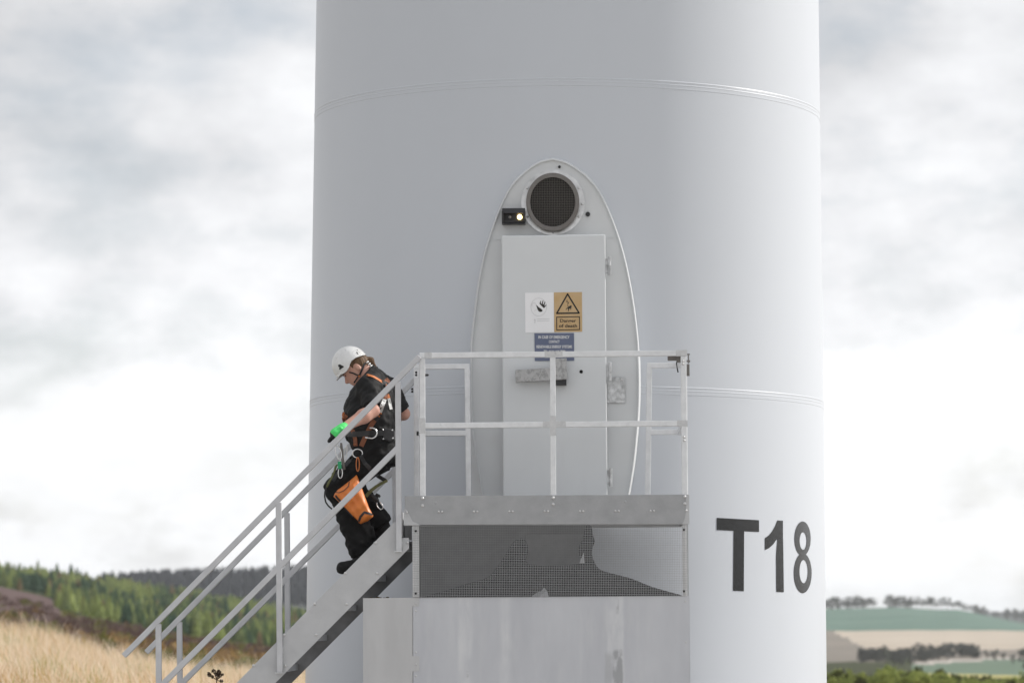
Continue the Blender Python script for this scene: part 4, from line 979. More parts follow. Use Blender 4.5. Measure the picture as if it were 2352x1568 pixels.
# weld beads and foot plates of the posts on the stringer
for u, v0, v1 in ((649.5, 1482, 1543), (923, 1236, 1263)):
    MB().box((at(u - 2, v0, 0).x, -.014, at(u, v1, 0).z), (at(u + 1.5, v0, 0).x, 0, at(u, v0, 0).z)).build('weld_flange', M['bright'], stair)
for u, v in ((641.5, 1543.5), (915.3, 1265.5)):
    p = at(u, v, 0); MB().box((p.x - .024, -.048, p.z - .004), (p.x + .026, 0, p.z + .001)).build('foot_plate', M['galv'], stair)

# dried flower head rising in front of the stairs
dry = thing('dried_thistle', at(497, 1568, -1.2) * 0 + Vector((at(497, 1568, -1.2).x, -1.2, .02)), 'dead brown flower head on a dry stalk beside the stairs', 'plant')
M['seed'] = pmat('seed_head', (.035, .022, .016), .9, c2=(.07, .05, .04), scale=60, spec=.1); M['stalk'] = pmat('dry_stalk', (.10, .065, .04), .85, var=.25, scale=30, spec=.1)
sx = at(497.5, 1562, -1.2)
MB().tube([(sx.x + .03, -1.2, .02), (sx.x - .01, -1.19, .6), (sx.x, -1.2, sx.z), at(498, 1553, -1.2)], [.006, .005, .004, .003], 6).build('stalk', M['stalk'], dry, smooth=True)
heads = [(481, 1548, .017), (491, 1541, .016), (502, 1543, .018), (505, 1550, .017), (498, 1547, .015), (488, 1553, .012), (511, 1548, .010), (508, 1563, .013)]
for hu, hv, r0 in heads:
    c = at(hu, hv, -1.2 + random.uniform(-.015, .015)); m = MB()
    for _ in range(70):
        e = Vector((random.gauss(0, 1), random.gauss(0, 1), random.gauss(0, 1))).normalized(); t = e.orthogonal().normalized(); b = e.cross(t); s_ = r0 * random.uniform(.22, .4); q = c + e * r0 * random.uniform(.35, .8)
        m.add([q - t * s_, q + b * s_ * .6, q + e * r0 * .45, q + t * s_], [(0, 1, 2), (1, 3, 2)])
    m.build('seed_head', M['seed'], dry, fix=False)
    MB().tube([at(498, 1560, -1.2), (c + at(498, 1560, -1.2)) / 2 + Vector((0, 0, -.003)), c], [.003, .0025, .002], 5).build('twig', M['stalk'], dry, smooth=True)

# ------------------------------------------------------------------ person coming down the stairs
def caps(P, a, b, ra, rb):
    a, b = np.array(a, float), np.array(b, float); ab = b - a
    t = np.clip(((P - a) @ ab) / (ab @ ab), 0, 1)
    return np.linalg.norm(P - a - t[..., None] * ab, axis=-1) - (ra + (rb - ra) * t)
def elli(P, c, r, ax=None):
    q = P - np.array(c, float)
    if ax is not None: q = q @ np.array(ax, float).T
    r = np.array(r, float); k0 = np.linalg.norm(q / r, axis=-1); k1 = np.linalg.norm(q / (r * r), axis=-1) + 1e-9
    return k0 * (k0 - 1) / k1
def smin(a, b, k):
    h = np.clip(.5 + .5 * (b - a) / k, 0, 1); return b + (a - b) * h - k * h * (1 - h)
def smax(a, b, k): return -smin(-a, -b, k)
def nets(f, lo, hi, res):
    """surface nets: signed distance f(points) -> vertices, quads"""
    lo, hi = np.array(lo), np.array(hi); nn = np.ceil((hi - lo) / res).astype(int) + 1
    gx, gy, gz = [lo[i] + res * np.arange(nn[i]) for i in range(3)]
    P = np.stack(np.meshgrid(gx, gy, gz, indexing='ij'), -1); D = f(P)
    S = D < 0; c = nn - 1
    cor = [(i, j, k) for i in (0, 1) for j in (0, 1) for k in (0, 1)]
    def sl(A, o): return A[o[0]:o[0] + c[0], o[1]:o[1] + c[1], o[2]:o[2] + c[2]]
    cnt = sum(sl(S, o).astype(int) for o in cor); act = (cnt > 0) & (cnt < 8)
    acc = np.zeros(tuple(c) + (3,)); num = np.zeros(tuple(c))
    for a in cor:
        for ax in range(3):
            if a[ax]: continue
            b = list(a); b[ax] = 1; da, db = sl(D, a), sl(D, b); cr_ = (da < 0) != (db < 0)
            t = np.where(cr_, da / np.where(cr_, da - db, 1), 0); pos = np.zeros(tuple(c) + (3,))
            for q in range(3): pos[..., q] = a[q]
            pos[..., ax] = t; acc += np.where(cr_[..., None], pos, 0); num += cr_
    idx = -np.ones(tuple(c), int); idx[act] = np.arange(act.sum())
    ijk = np.argwhere(act); V = lo + res * (ijk + acc[act] / num[act][:, None]); F = []
    for ax in range(3):
        o1, o2 = [(1, 2), (2, 0), (0, 1)][ax]
        sh = [slice(1, None)] * 3; sh[ax] = slice(None)
        A = S[:-1] if ax == 0 else S[:, :-1] if ax == 1 else S[:, :, :-1]; B = S[1:] if ax == 0 else S[:, 1:] if ax == 1 else S[:, :, 1:]
        e = np.argwhere(A != B); e = e[(e[:, o1] > 0) & (e[:, o2] > 0) & (e[:, o1] < c[o1]) & (e[:, o2] < c[o2])]
        d1 = np.zeros(3, int); d1[o1] = 1; d2 = np.zeros(3, int); d2[o2] = 1
        q = np.stack([idx[tuple((e - w_).T)] for w_ in (d1 * 0, d1, d1 + d2, d2)], 1); fl = A[tuple(e.T)]
        q = np.where(fl[:, None], q, q[:, ::-1]); q = q[q.min(1) >= 0]
        F += [tuple(r) for r in q.tolist()]
    return V, F
def wrinkle(P, amp, sc_, seed=0., st=(1, 1, 1)):
    q = P * np.array(st) * sc_ + seed
    return amp * (np.sin(q[..., 0] + 1.7 * np.sin(q[..., 2] * .7 + seed)) * np.sin(q[..., 2] * 1.3 + .8 * np.sin(q[..., 1] * 1.1)) + .5 * np.sin(2.3 * q[..., 1] + q[..., 2] * 1.9 + seed) * np.sin(1.7 * q[..., 0] - q[..., 2]))
def sdf_obj(name, f, pts, pad, res, mat, parent):
    A = np.array([list(p) for p in pts]); V, F = nets(f, A.min(0) - pad, A.max(0) + pad, res)
    m = MB(); m.v = [tuple(v) for v in V]; m.f = F; m.m = [0] * len(F)
    o = m.build(name, mat, parent, smooth=True, fix=False)
    return o, m
J = {k: at(*v) for k, v in dict(
    hipc=(864, 1030, .50), waist=(852, 988, .50), belly=(849, 948, .49), chest=(856, 905, .49), nbase=(849, 872, .49), neck=(835, 856, .48),
    head=(815, 842, .48), shL=(846, 886, .31), elL=(857, 943, .20), wrL=(794, 979, .05), haL=(775, 992, .0),
    shR=(889, 890, .66), elR=(927, 950, .73), wrR=(893, 950, .93), haR=(882, 945, .99),
    hpL=(862, 1045, .41), knL=(776, 1120, .40), anL=(827, 1262, .41), heL=(836, 1296, .41), toL=(786, 1303, .40),
    hpR=(874, 1045, .60), knR=(792, 1098, .62), anR=(872, 1197, .61), heR=(883, 1222, .61), toR=(834, 1236, .60)).items()}
person = thing('person', (J['anL'].x, .5, at(840, 1318, .5).z), 'person in white helmet, black clothes and climbing harness stepping down the stairs', 'person')
M['skin'] = pmat('skin', (.62, .36, .28), .55, c2=(.52, .27, .21), scale=14, spec=.3)
M['shirt'] = pmat('black_shirt', (.0125, .0125, .013), .75, var=.25, scale=30, bump=.2, bscale=200, spec=.3)
M['trouser'] = pmat('black_work_trousers', (.0095, .0095, .010), .8, var=.25, scale=30, bump=.25, bscale=160, spec=.25)
M['boot'] = pmat('black_boot', (.008, .0078, .0078), .65, var=.2, scale=30, spec=.35)
M['hair'] = pmat('sandy_hair', (.17, .10, .05), .6, c2=(.09, .05, .028), scale=50, stretch=(1, 1, .3), spec=.3)
M['helmet'] = pmat('white_helmet', (.80, .80, .79), .32, c2=(.72, .72, .72), scale=10, spec=.5)
M['neon'] = pmat('neon_green_glove', (.10, .78, .19), .65, c2=(.06, .62, .14), scale=60)
M['orange'] = pmat('orange_webbing', (.62, .20, .06), .7, c2=(.52, .16, .05), scale=60)
M['rustweb'] = pmat('rust_brown_webbing', (.27, .10, .05), .75, c2=(.20, .075, .04), scale=60)
M['blackweb'] = pmat('black_webbing', (.022, .022, .024), .7, var=.2, scale=60)
M['greyweb'] = pmat('grey_belt', (.05, .05, .053), .65, c2=(.035, .035, .038), scale=60)
M['olive'] = pmat('olive_webbing', (.15, .16, .065), .75, c2=(.10, .11, .05), scale=60)
M['label'] = pmat('white_label', (.75, .75, .74), .5, var=.03)
M['steel'] = pmat('polished_aluminium', (.82, .83, .84), .25, .7, var=.05)
M['bag'] = pmat('orange_tarpaulin', (.78, .235, .045), .42, c2=(.70, .19, .035), scale=6, spec=.5, bump=.35, bscale=14)
M['greensleeve'] = pmat('green_sleeve', (.02, .33, .14), .5, var=.1)
def L3(a, b, t): return J[a] + (J[b] - J[a]) * t
fdir = Vector(at(788, 868, .48) - at(815, 842, .48)).normalized()       # where the face points
hup = Vector((-.50, 0, .866)); hup = (hup - fdir * hup.dot(fdir)).normalized(); hside = fdir.cross(hup)
HAX = [list(fdir), list(hside), list(hup)]
H = J['head']
def torso(P, g=0.):
    Q = P.copy(); Q[..., 1] = .5 + (Q[..., 1] - .5) / 1.18
    s_ = lambda k: (J[k].x, .5 + (J[k].y - .5) / 1.18, J[k].z)
    d = caps(Q, s_('nbase'), s_('chest'), .085 + g, .145 + g); d = smin(d, caps(Q, s_('chest'), s_('belly'), .145 + g, .166 + g), .05)
    d = smin(d, caps(Q, s_('belly'), s_('waist'), .166 + g, .155 + g), .05); d = smin(d, caps(Q, s_('waist'), s_('hipc'), .155 + g, .135 + g), .05)
    return d
def arm(P, side, g=0.): return caps(P, J['sh' + side], J['el' + side], .066 + g, .050 + g)
def head_sdf(P):
    d = elli(P, H, (.098, .076, .112), HAX)
    jaw = H + fdir * .045 - hup * .07; d = smin(d, elli(P, jaw, (.055, .05, .06), HAX), .04)
    d = smin(d, caps(P, H + fdir * .085 - hup * .005, H + fdir * .112 - hup * .038, .010, .015), .012)       # nose
    d = smin(d, elli(P, H + fdir * .088 - hup * .068, (.012, .022, .012), HAX), .012)                         # lips
    d = smin(d, elli(P, H + fdir * .074 - hup * .112, (.020, .020, .016), HAX), .016)                         # chin
    for s_ in (-1, 1):
        d = smax(d, -elli(P, H + fdir * .094 + hside * s_ * .032 - hup * .002, (.016, .017, .010), HAX), .012)   # eye sockets
        d = smin(d, elli(P, H + fdir * .078 + hside * s_ * .032 - hup * .003, (.013, .013, .011), HAX), .006)     # eyeballs
        d = smin(d, elli(P, H - fdir * .012 + hside * s_ * .078 - hup * .022, (.018, .010, .032), HAX), .008)     # ears
    return d
def hand_caps(side):
    """palm and five fingers closed over the hand rail; returns list of capsules"""
    w, h = J['wr' + side], J['ha' + side]; d = (h - w).normalized(); rail_d = Vector(at(700, 1085, 0) - at(800, 984, 0)).normalized()
    up = Vector((.70, 0, .71)); acr = Vector((0, 1, 0)) * (-1 if side == 'L' else 1)
    out = [(w, w + d * .035, .030, .033), (w + d * .03, h + d * .02, .036, .036), (w + d * .03 + acr * .018, h + d * .02 + acr * .02, .026, .024)]
    for i, (o_, ln) in enumerate(((.035, .9), (.015, 1.0), (-.006, .96), (-.026, .8))):
        k = h + rail_d * (.030 - i * .004) + rail_d * (o_ * .25) + Vector((0, o_ * .9, 0)) + up * .012
        a = k + rail_d * .018 * ln - up * .006; b = a + rail_d * .004 * ln - up * .028 * ln; c_ = b - up * .020 * ln - rail_d * .010
        out += [(k - rail_d * .03, k, .0135, .0125), (k, a, .0125, .0115), (a, b, .0115, .0105), (b, c_, .0105, .0092)]
    tb_ = w + d * .045 - acr * .028; out += [(w + d * .02 - acr * .02, tb_, .015, .013), (tb_, tb_ + rail_d * .034 - acr * .008 - up * .012, .013, .0105), (tb_ + rail_d * .034 - acr * .008 - up * .012, tb_ + rail_d * .05 - up * .034, .0105, .009)]
    return out
HC = {s: hand_caps(s) for s in 'LR'}
def hand_sdf(P, side, g=0.):
    d = None
    for a, b, r0, r1 in HC[side]:
        e = caps(P, a, b, r0 + g, r1 + g); d = e if d is None else smin(d, e, .006)
    return d
def leg(P, s_, g=0.):
    return smin(caps(P, J['hp' + s_], J['kn' + s_], .088 + g, .062 + g), caps(P, J['kn' + s_], J['an' + s_], .060 + g, .043 + g), .03)
def foot(P, s_, g=0.):
    t = J['to' + s_]; h = J['he' + s_]
    d = smin(caps(P, J['an' + s_], h, .043 + g, .034 + g), caps(P, h, t, .034 + g, .027 + g), .02); return d
def body_sdf(P):
    d = torso(P, -.022); d = smin(d, caps(P, J['nbase'], J['neck'], .062, .058), .03); d = smin(d, caps(P, J['neck'], H - fdir * .02, .058, .06), .03); d = smin(d, head_sdf(P), .012)
    for s_ in 'LR':
        d = smin(d, arm(P, s_, -.015), .03); fm = J['el' + s_] + (J['wr' + s_] - J['el' + s_]) * .35
        d = smin(d, caps(P, J['el' + s_], fm, .047, .049), .015); d = smin(d, caps(P, fm, J['wr' + s_], .049, .031), .02); d = smin(d, hand_sdf(P, s_, -.003), .008)
        d = smin(d, leg(P, s_, -.02), .04); d = smin(d, foot(P, s_, -.012), .02)
    return d
allp = list(J.values()) + [H + hup * .13, H + fdir * .13]
def grown(pts, pad): return [Vector(p) for p in pts]
body, _ = sdf_obj('body', body_sdf, allp, .13, .0085, M['skin'], person)
# T-shirt
def shirt_sdf(P):
    d = torso(P, .004)
    for s_ in 'LR':
        d = smin(d, caps(P, J['sh' + s_], J['el' + s_], .076, .066), .045); d = smin(d, caps(P, J['sh' + s_], J['nbase'], .066, .072), .05)
    d = smin(d, caps(P, J['nbase'] + Vector((.01, 0, -.01)), J['neck'] + Vector((.022, 0, -.012)), .078, .066), .025)
    d = d + wrinkle(P, .0065, 38, 1.) + wrinkle(P, .002, 85, 4., (1, 1, .6))
    for s_ in 'LR':    # sleeve hems
        n_ = (J['el' + s_] - J['sh' + s_]).normalized(); c_ = L3('sh' + s_, 'el' + s_, .86); pl_ = (P - np.array(c_)) @ np.array(n_)
        near = np.linalg.norm(P - np.array(L3('sh' + s_, 'el' + s_, .95)), axis=-1) - .115
        d = smax(d, smin(pl_, -near, .001) * 1. if False else np.minimum(pl_, -near), .006) if False else np.maximum(d, np.where(near < 0, pl_, -1))
    hem = (P - np.array(L3('waist', 'hipc', .75))) @ np.array([0, 0, -1.]); d = np.maximum(d, hem)
    nk = (P - np.array(J['neck'] + Vector((.012, 0, -.004)))) @ np.array(list((H - J['nbase']).normalized())); d = np.maximum(d, nk)
    return d
shirt, shirt_m = sdf_obj('shirt', shirt_sdf, [J[k] for k in ('shL', 'shR', 'elL', 'elR', 'nbase', 'neck', 'hipc', 'belly')], .2, .0085, M['shirt'], person)
def trouser_sdf(P):
    d = torso(P, .006); d = np.maximum(d, (P - np.array(L3('waist', 'hipc', -.05))) @ np.array([0, 0, 1.]))
    d = smin(d, caps(P, J['hipc'] + Vector((.02, -.05, -.02)), J['hipc'] + Vector((.02, .05, -.02)), .135, .135), .05)
    for s_ in 'LR':
        k = J['kn' + s_]; a = J['an' + s_] + (J['an' + s_] - k).normalized() * .045
        d = smin(d, smin(caps(P, J['hp' + s_], k, .112, .084), caps(P, k, a, .082, .077), .03), .045)
    d = smin(d, caps(P, at(812, 1165, .42), at(842, 1232, .42), .066, .062), .04)
    d = d + wrinkle(P, .0085, 34, 2.5) + wrinkle(P, .003, 75, 7., (1, 1, .7))
    for s_ in 'LR':
        k = J['kn' + s_]; n_ = (J['an' + s_] - k).normalized(); c_ = J['an' + s_] + n_ * .040; pl_ = (P - np.array(c_)) @ np.array(n_)
        near = np.linalg.norm(P - np.array(c_), axis=-1) - .13; d = np.maximum(d, np.where(near < 0, pl_, -1))
    return d
trous, trous_m = sdf_obj('trousers', trouser_sdf, [J[k] for k in ('hipc', 'knL', 'knR', 'anL', 'anR', 'waist')], .2, .0085, M['trouser'], person)
for s_ in 'LR':
    def boot_sdf(P, s_=s_):
        t, h, a = J['to' + s_], J['he' + s_], J['an' + s_]; d = smin(caps(P, a + (a - h) * .6, a, .060, .060), caps(P, a, h, .058, .050), .02)
        d = smin(d, caps(P, h, t, .049, .041), .03); sole = (t - h).normalized(); nrm = Vector((-sole.z, 0, sole.x)); nrm = -nrm if nrm.z > 0 else nrm
        d = np.maximum(d, (P - np.array(h + nrm * .040)) @ np.array(list(nrm)))
        d = smin(d, np.maximum(np.abs((P - np.array(h + nrm * .034)) @ np.array(list(nrm))) - .010, caps(P, h, t, .054, .046)), .004)
        return d + wrinkle(P, .0015, 90, 3.)
    sdf_obj('boot', boot_sdf, [J['an' + s_], J['he' + s_], J['to' + s_]], .12, .007, M['boot'], person)
    def glove_sdf(P, s_=s_): return np.maximum(hand_sdf(P, s_, .0015), -((P - np.array(L3('wr' + s_, 'ha' + s_, -.15))) @ np.array(list((J['ha' + s_] - J['wr' + s_]).normalized()))))
    g, gm = sdf_obj('glove', glove_sdf, [J['wr' + s_], J['ha' + s_], J['ha' + s_] + Vector((-.06, 0, -.06))], .09, .0045, M['neon'], person)
    # black dipped finger ends
    fx = J['ha' + s_] + Vector(at(700, 1085, 0) - at(800, 984, 0)).normalized() * .034; dn = Vector(at(700, 1085, 0) - at(800, 984, 0)).normalized()
    g.data.materials.append(M['rubber'])
    for p_ in g.data.polygons:
        w_ = Vector(p_.center) + parent_world(person)
        if (w_ - fx).dot(dn) > 0: p_.material_index = 1
# head: hair, eyes, eyebrows
def hair_sdf(P):
    d = elli(P, H - fdir * .014 + hup * .012, (.094, .081, .104), HAX); d = np.maximum(d, (P - np.array(H + fdir * .022)) @ np.array(list(fdir)))
    d = np.maximum(d, ((P - np.array(H - hup * .045)) @ np.array(list(-hup + fdir * .55))))
    b = H - fdir * .112 - hup * .045; d = smin(d, caps(P, H - fdir * .08 - hup * .015, b, .020, .017), .02); d = smin(d, caps(P, b, b - hup * .055 + fdir * .012, .018, .010), .02)
    q = P * 260; return d + .0022 * np.sin(q[..., 1] * 1.1 + 1.5 * np.sin(q[..., 0] * .22)) * np.cos(q[..., 0] * .35 + q[..., 2] * .2)
sdf_obj('hair', hair_sdf, [H, H - fdir * .16 - hup * .1], .13, .0055, M['hair'], person)
M['eye'] = pmat('eye_white', (.6, .58, .56), .3, var=.02); M['brow'] = pmat('brow_hair', (.13, .07, .04), .8, var=.2)
for s_ in (-1, 1):
    m = MB().dome(H + fdir * .088 + hside * s_ * .032 - hup * .004, fdir, .007, .004, 10); m.build('eye', M['dark'], person, smooth=True)
    MB().tube([H + fdir * .098 + hside * s_ * x + hup * (.018 - abs(x - .032) * .2) for x in (.014, .026, .038, .05)], .0045, 6).build('eyebrow', M['brow'], person, smooth=True)
m = MB().tube([H + fdir * .101 + hside * x - hup * .068 for x in (-.02, -.01, 0, .01, .02)], .0022, 5); m.build('mouth', M['rustweb'], person, smooth=True)
# helmet: dome with a raised rim over the ear and a short peak
hc = at(804, 836, .48); hb = Vector((.815, 0, .58)); hn = Vector((-.58, 0, .815)); hs = Vector((0, 1, 0)); XAX = [list(hb), list(hs), list(hn)]
def helmet_sdf(P):
    o = elli(P, hc, (.126, .108, .126), XAX); i_ = elli(P, hc, (.119, .101, .119), XAX)
    q = P - np.array(hc); along = q @ np.array(list(hb)); h_ = q @ np.array(list(hn))
    rim = np.interp(along, [-.125, -.085, -.05, -.02, 0, .02, .055, .10, .135], [-.020, -.033, -.037, -.026, -.010, .001, .003, -.006, -.017])
    pk = np.maximum(np.abs(h_ + .026 - .25 * (along + .10)) - .004, np.maximum(elli(P, hc - hb * .016, (.134, .100, .134), XAX), along + .082))
    d = smax(np.maximum(o, -i_), rim - h_, .004); lip = np.maximum(np.abs(h_ - rim - .003) - .0035, np.maximum(elli(P, hc, (.131, .113, .131), XAX), -i_))
    return smin(smin(d, lip, .003), np.maximum(pk, -i_), .004)
hel, hel_m = sdf_obj('helmet', helmet_sdf, [hc], .165, .0052, M['helmet'], person)
bv_h = BVHTree.FromPolygons(hel_m.v, hel_m.f)
def drape(bv, pts, w, lift=.003, thick=.003, back=.0):
    """webbing of px width w laid over a surface along a px polyline; w may be a list"""
    dens = []
    for (a, b) in zip(pts[:-1], pts[1:]):
        k = max(1, int(math.hypot(b[0] - a[0], b[1] - a[1]) / 3)); dens += [(a[0] + (b[0] - a[0]) * i / k, a[1] + (b[1] - a[1]) * i / k) for i in range(k)]
    dens.append(pts[-1]); m = MB(); last = None; rows = []
    for i, p in enumerate(dens):
        q0, q1 = dens[max(i - 1, 0)], dens[min(i + 1, len(dens) - 1)]; dx, dy = q1[0] - q0[0], q1[1] - q0[1]; l = math.hypot(dx, dy) or 1; row = []
        for t in (-.5, 0, .5):
            u, v = p[0] - dy / l * w * t, p[1] + dx / l * w * t; dr = Vector(ray(u, v)).normalized(); h = bv.ray_cast(Vector(CAM), dr)[0]
            row.append((dr, (h - Vector(CAM)).length if h is not None else None))
        rows.append(row)
    flat = [d for r in rows for _, d in r if d is not None]
    if not flat: return None
    for i, r in enumerate(rows):
        ds = [d for _, d in r if d is not None]; base = min(ds) if ds else (last if last else min(flat)); last = base
        for dr, d in r:
            dd = base if d is None else min(d, base + .03); c = Vector(CAM) + dr * (dd - lift); m.v += [tuple(c), tuple(c - dr * thick)]
    n_ = len(rows)
    for i in range(n_ - 1):
        a, b = i * 6, (i + 1) * 6
        for j in (0, 2): m.f += [(a + j + 1, a + j + 3, b + j + 3, b + j + 1), (a + j, b + j, b + j + 2, a + j + 2)]
        m.f += [(a, a + 1, b + 1, b), (a + 4, b + 4, b + 5, a + 5)]
    for a in (0, (n_ - 1) * 6): m.f += [(a, a + 2, a + 3, a + 1), (a + 2, a + 4, a + 5, a + 3)]
    m.m = [0] * len(m.f); return m
def zz(x, y): return (716.6 + x * .18158, 771.8 + y * .18158)      # close-up of the torso -> view px
def z2(x, y): return (716.6 + x * .22275, 992.3 + y * .22275)
for c_ in (((552, 172), (572, 170), (618, 196), (616, 208), (580, 232), (564, 212)), ((330, 362), (352, 355), (404, 383), (400, 392), (350, 427), (336, 405))):
    P3 = [];
    for x, y in c_:
        dr = Vector(ray(*zz(x, y))).normalized(); h = bv_h.ray_cast(Vector(CAM), dr)[0]
        if h is None: continue
        P3.append(h - dr * .0025)
    m = MB(); cen = sum(P3, Vector()) / len(P3); m.v = [tuple(p) for p in P3] + [tuple(cen + Vector((0, -.002, 0)))]; k = len(P3); m.f = [(i, (i + 1) % k, k) for i in range(k)]; m.m = [0] * k
    m.build('vent', M['rubber'], hel)
BODYV = []; BODYF = []
for mm in (shirt_m, trous_m):
    o_ = len(BODYV); BODYV += mm.v; BODYF += [tuple(i + o_ for i in f) for f in mm.f]
bv_b = BVHTree.FromPolygons(BODYV, BODYF)
_bm = body.data; bv_s = BVHTree.FromPolygons([tuple(v.co + parent_world(person)) for v in _bm.vertices], [tuple(p.vertices) for p in _bm.polygons])
def web(name, bv, pts, w, mat, parent=person, lift=.003, thick=.003):
    m = drape(bv, pts, w, lift, thick)
    if m is not None: return m.build(name, M[mat], parent)
web('chin_strap', bv_s, [zz(*p) for p in ((470, 455), (520, 468), (592, 500))], 3.2, 'blackweb', hel)
web('chin_strap', bv_s, [zz(*p) for p in ((672, 330), (640, 410), (598, 500))], 4.2, 'blackweb', hel)
web('chin_strap', bv_s, [zz(*p) for p in ((592, 500), (560, 545), (530, 590))], 3.0, 'blackweb', hel)
p = zz(596, 506); dr = Vector(ray(*p)).normalized(); h = bv_s.ray_cast(Vector(CAM), dr)[0] or at(*p, .40); MB().dome(h - dr * .006, -dr, .007, .005, 8).build('strap_buckle', M['orange'], hel)
c_ = at(*zz(722, 350), .44); m = MB()
for k in range(4): m.bar(c_ + Vector((-.014 + k * .012, -.012, .010 - k * .014)), c_ + Vector((-.004 + k * .012, .03, .018 - k * .014)), .012, .009)
m.build('helmet_clip', M['label'], hel)
# harness
har = MB(); 
web('shoulder_strap', bv_b, [zz(*p) for p in ((690, 487), (735, 495), (790, 515), (850, 552), (895, 580))], 4.4, 'orange')
web('shoulder_strap', bv_b, [zz(*p) for p in ((885, 580), (940, 600), (990, 640), (1030, 700))], 9, 'blackweb')
web('back_pad', bv_b, [zz(*p) for p in ((930, 540), (965, 570), (955, 640))], 9, 'rustweb')
web('side_strap', bv_b, [zz(*p) for p in ((945, 735), (920, 800))], 7.5, 'rustweb'); web('side_strap', bv_b, [zz(*p) for p in ((920, 795), (858, 965))], 9.5, 'label', lift=.0045)
web('side_strap', bv_b, [zz(*p) for p in ((862, 960), (828, 1010))], 11, 'orange'); web('side_strap', bv_b, [zz(*p) for p in ((850, 975), (838, 993))], 11.5, 'blackweb', lift=.005); web('strap_buckle', bv_b, [zz(*p) for p in ((838, 1015), (795, 1060))], 13, 'blackweb', lift=.005, thick=.008)
web('side_strap', bv_b, [zz(*p) for p in ((800, 1050), (745, 1130), (690, 1240), (640, 1350), (622, 1392))], 11, 'rustweb')
web('back_strap', bv_b, [zz(*p) for p in ((955, 735), (975, 790))], 7, 'orange'); web('back_strap', bv_b, [zz(*p) for p in ((972, 785), (1002, 925))], 6.5, 'label', lift=.0045)
web('front_strap', bv_b, [zz(*p) for p in ((440, 1000), (400, 1040), (420, 1095), (470, 1160), (520, 1200), (545, 1300), (552, 1390))], 9, 'rustweb')
web('front_strap', bv_b, [zz(*p) for p in ((400, 960), (392, 1000), (405, 1045))], 5, 'orange', lift=.006)
for pts, w_ in ((((912, 822), (898, 878)), 1.3), (((912, 822), (922, 842)), 1.3), (((912, 822), (898, 836)), 1.3), (((858, 905), (890, 915)), 1.1), (((890, 915), (864, 935)), 1.1), (((880, 909), (872, 930)), 1.0), (((984, 808), (992, 850)), 1.2)):
    web('strap_print', bv_b, [zz(*p) for p in pts], w_, 'blackweb', lift=.008, thick=.0008)
web('belt', bv_b, [zz(*p) for p in ((430, 1235), (520, 1240), (640, 1232), (760, 1225), (880, 1225), (1000, 1235), (1060, 1245))], 12.5, 'greyweb', lift=.007, thick=.005)
web('belt_patch', bv_b, [zz(*p) for p in ((728, 1222), (798, 1220))], 11, 'blackweb', lift=.013)
web('leg_strap', bv_b, [z2(*p) for p in ((500, 240), (545, 320), (600, 385), (680, 450), (760, 500))], 9, 'blackweb'); web('leg_strap', bv_b, [z2(*p) for p in ((545, 318), (600, 372))], 8.5, 'greyweb', lift=.0055)
web('leg_strap', bv_b, [z2(*p) for p in ((410, 255), (350, 330), (270, 430), (215, 500))], 8, 'blackweb'); web('leg_strap', bv_b, [z2(*p) for p in ((395, 285), (345, 340))], 8, 'greyweb', lift=.0055)
web('pocket_flap', bv_b, [z2(*p) for p in ((640, 190), (700, 200), (780, 190))], 14, 'trouser', lift=.004, thick=.006)
web('label_tab', bv_b, [zz(*p) for p in ((520, 1370), (560, 1362))], 1.0, 'orange', lift=.006)
a, b = zz(888, 1165), zz(1042, 1335); dr = Vector(ray((a[0] + b[0]) / 2, (a[1] + b[1]) / 2)).normalized(); h = bv_b.ray_cast(Vector(CAM), dr)[0]; yy = (h.y if h is not None else .4)
lum = MB().prism([at(u, v, yy - .035) for u, v in ((a[0], a[1] + 2), (a[0] + 8, a[1]), (b[0], a[1] + 4), (b[0] + 1, b[1] - 4), (b[0] - 8, b[1]), (a[0] + 2, b[1] - 6))], (0, .08, 0)).build('lumbar_pad', M['greyweb'], person, bevel=.008)
bolts(lum, [at(*zz(x, y), yy - .036) for x, y in ((895, 1180), (1015, 1188), (902, 1298), (1020, 1290))], .006, .005, mat=M['steel'], name='rivet')

# ------------------------------------------------------------------ gear hanging from the harness
def ringpts(cu, cv, ru, rv, Y, n=22, a0=0, a1=2 * PI, tilt=0.):
    out = []
    for i in range(n):
        t = a0 + (a1 - a0) * i / (n - (0 if abs(a1 - a0 - 2 * PI) < 1e-6 else 1)); x, y = ru * math.cos(t), rv * math.sin(t); out.append(at(cu + x * math.cos(tilt) - y * math.sin(tilt), cv + x * math.sin(tilt) + y * math.cos(tilt), Y))
    return out
def surfY(u, v, dflt=.35):
    h = bv_b.ray_cast(Vector(CAM), Vector(ray(u, v)).normalized())[0]; return (h.y if h is not None else dflt)
def gear(name, pts, r, mat, label, cat, closed=False, n=7):
    o = MB().tube(pts, r, n, closed=closed).build(name, M[mat], smooth=True); tag(o, label, cat); return o
c = zz(752, 1225); Yd = surfY(*c) - .02
gear('d_ring', ringpts(c[0], c[1], 12.5, 12.0, Yd, 18, -1.9, 1.9) + [at(*zz(672, 1280), Yd)], .0052, 'steel', 'white metal D ring standing out from the hip belt', 'ring')
c = z2(470, 218); Yd = surfY(*c) - .015
gear('loop_ring', ringpts(c[0], c[1], 11.5, 10, Yd, 24), .0042, 'steel', 'oval metal ring joining the leg loops at the front', 'ring', True)
c = z2(470, 330); Yd = surfY(*c) - .02
gear('bag_carabiner', ringpts(c[0] + .5, c[1], 3.6, 16, Yd, 22), .0036, 'orange', 'orange carabiner holding the tool bag', 'carabiner', True)
c = z2(272, 205); Yd = .30
gear('silver_carabiner', ringpts(c[0], c[1], 6, 17, Yd, 22, tilt=-.25), .0038, 'steel', 'silver carabiner hanging at the front of the belt', 'carabiner', True)
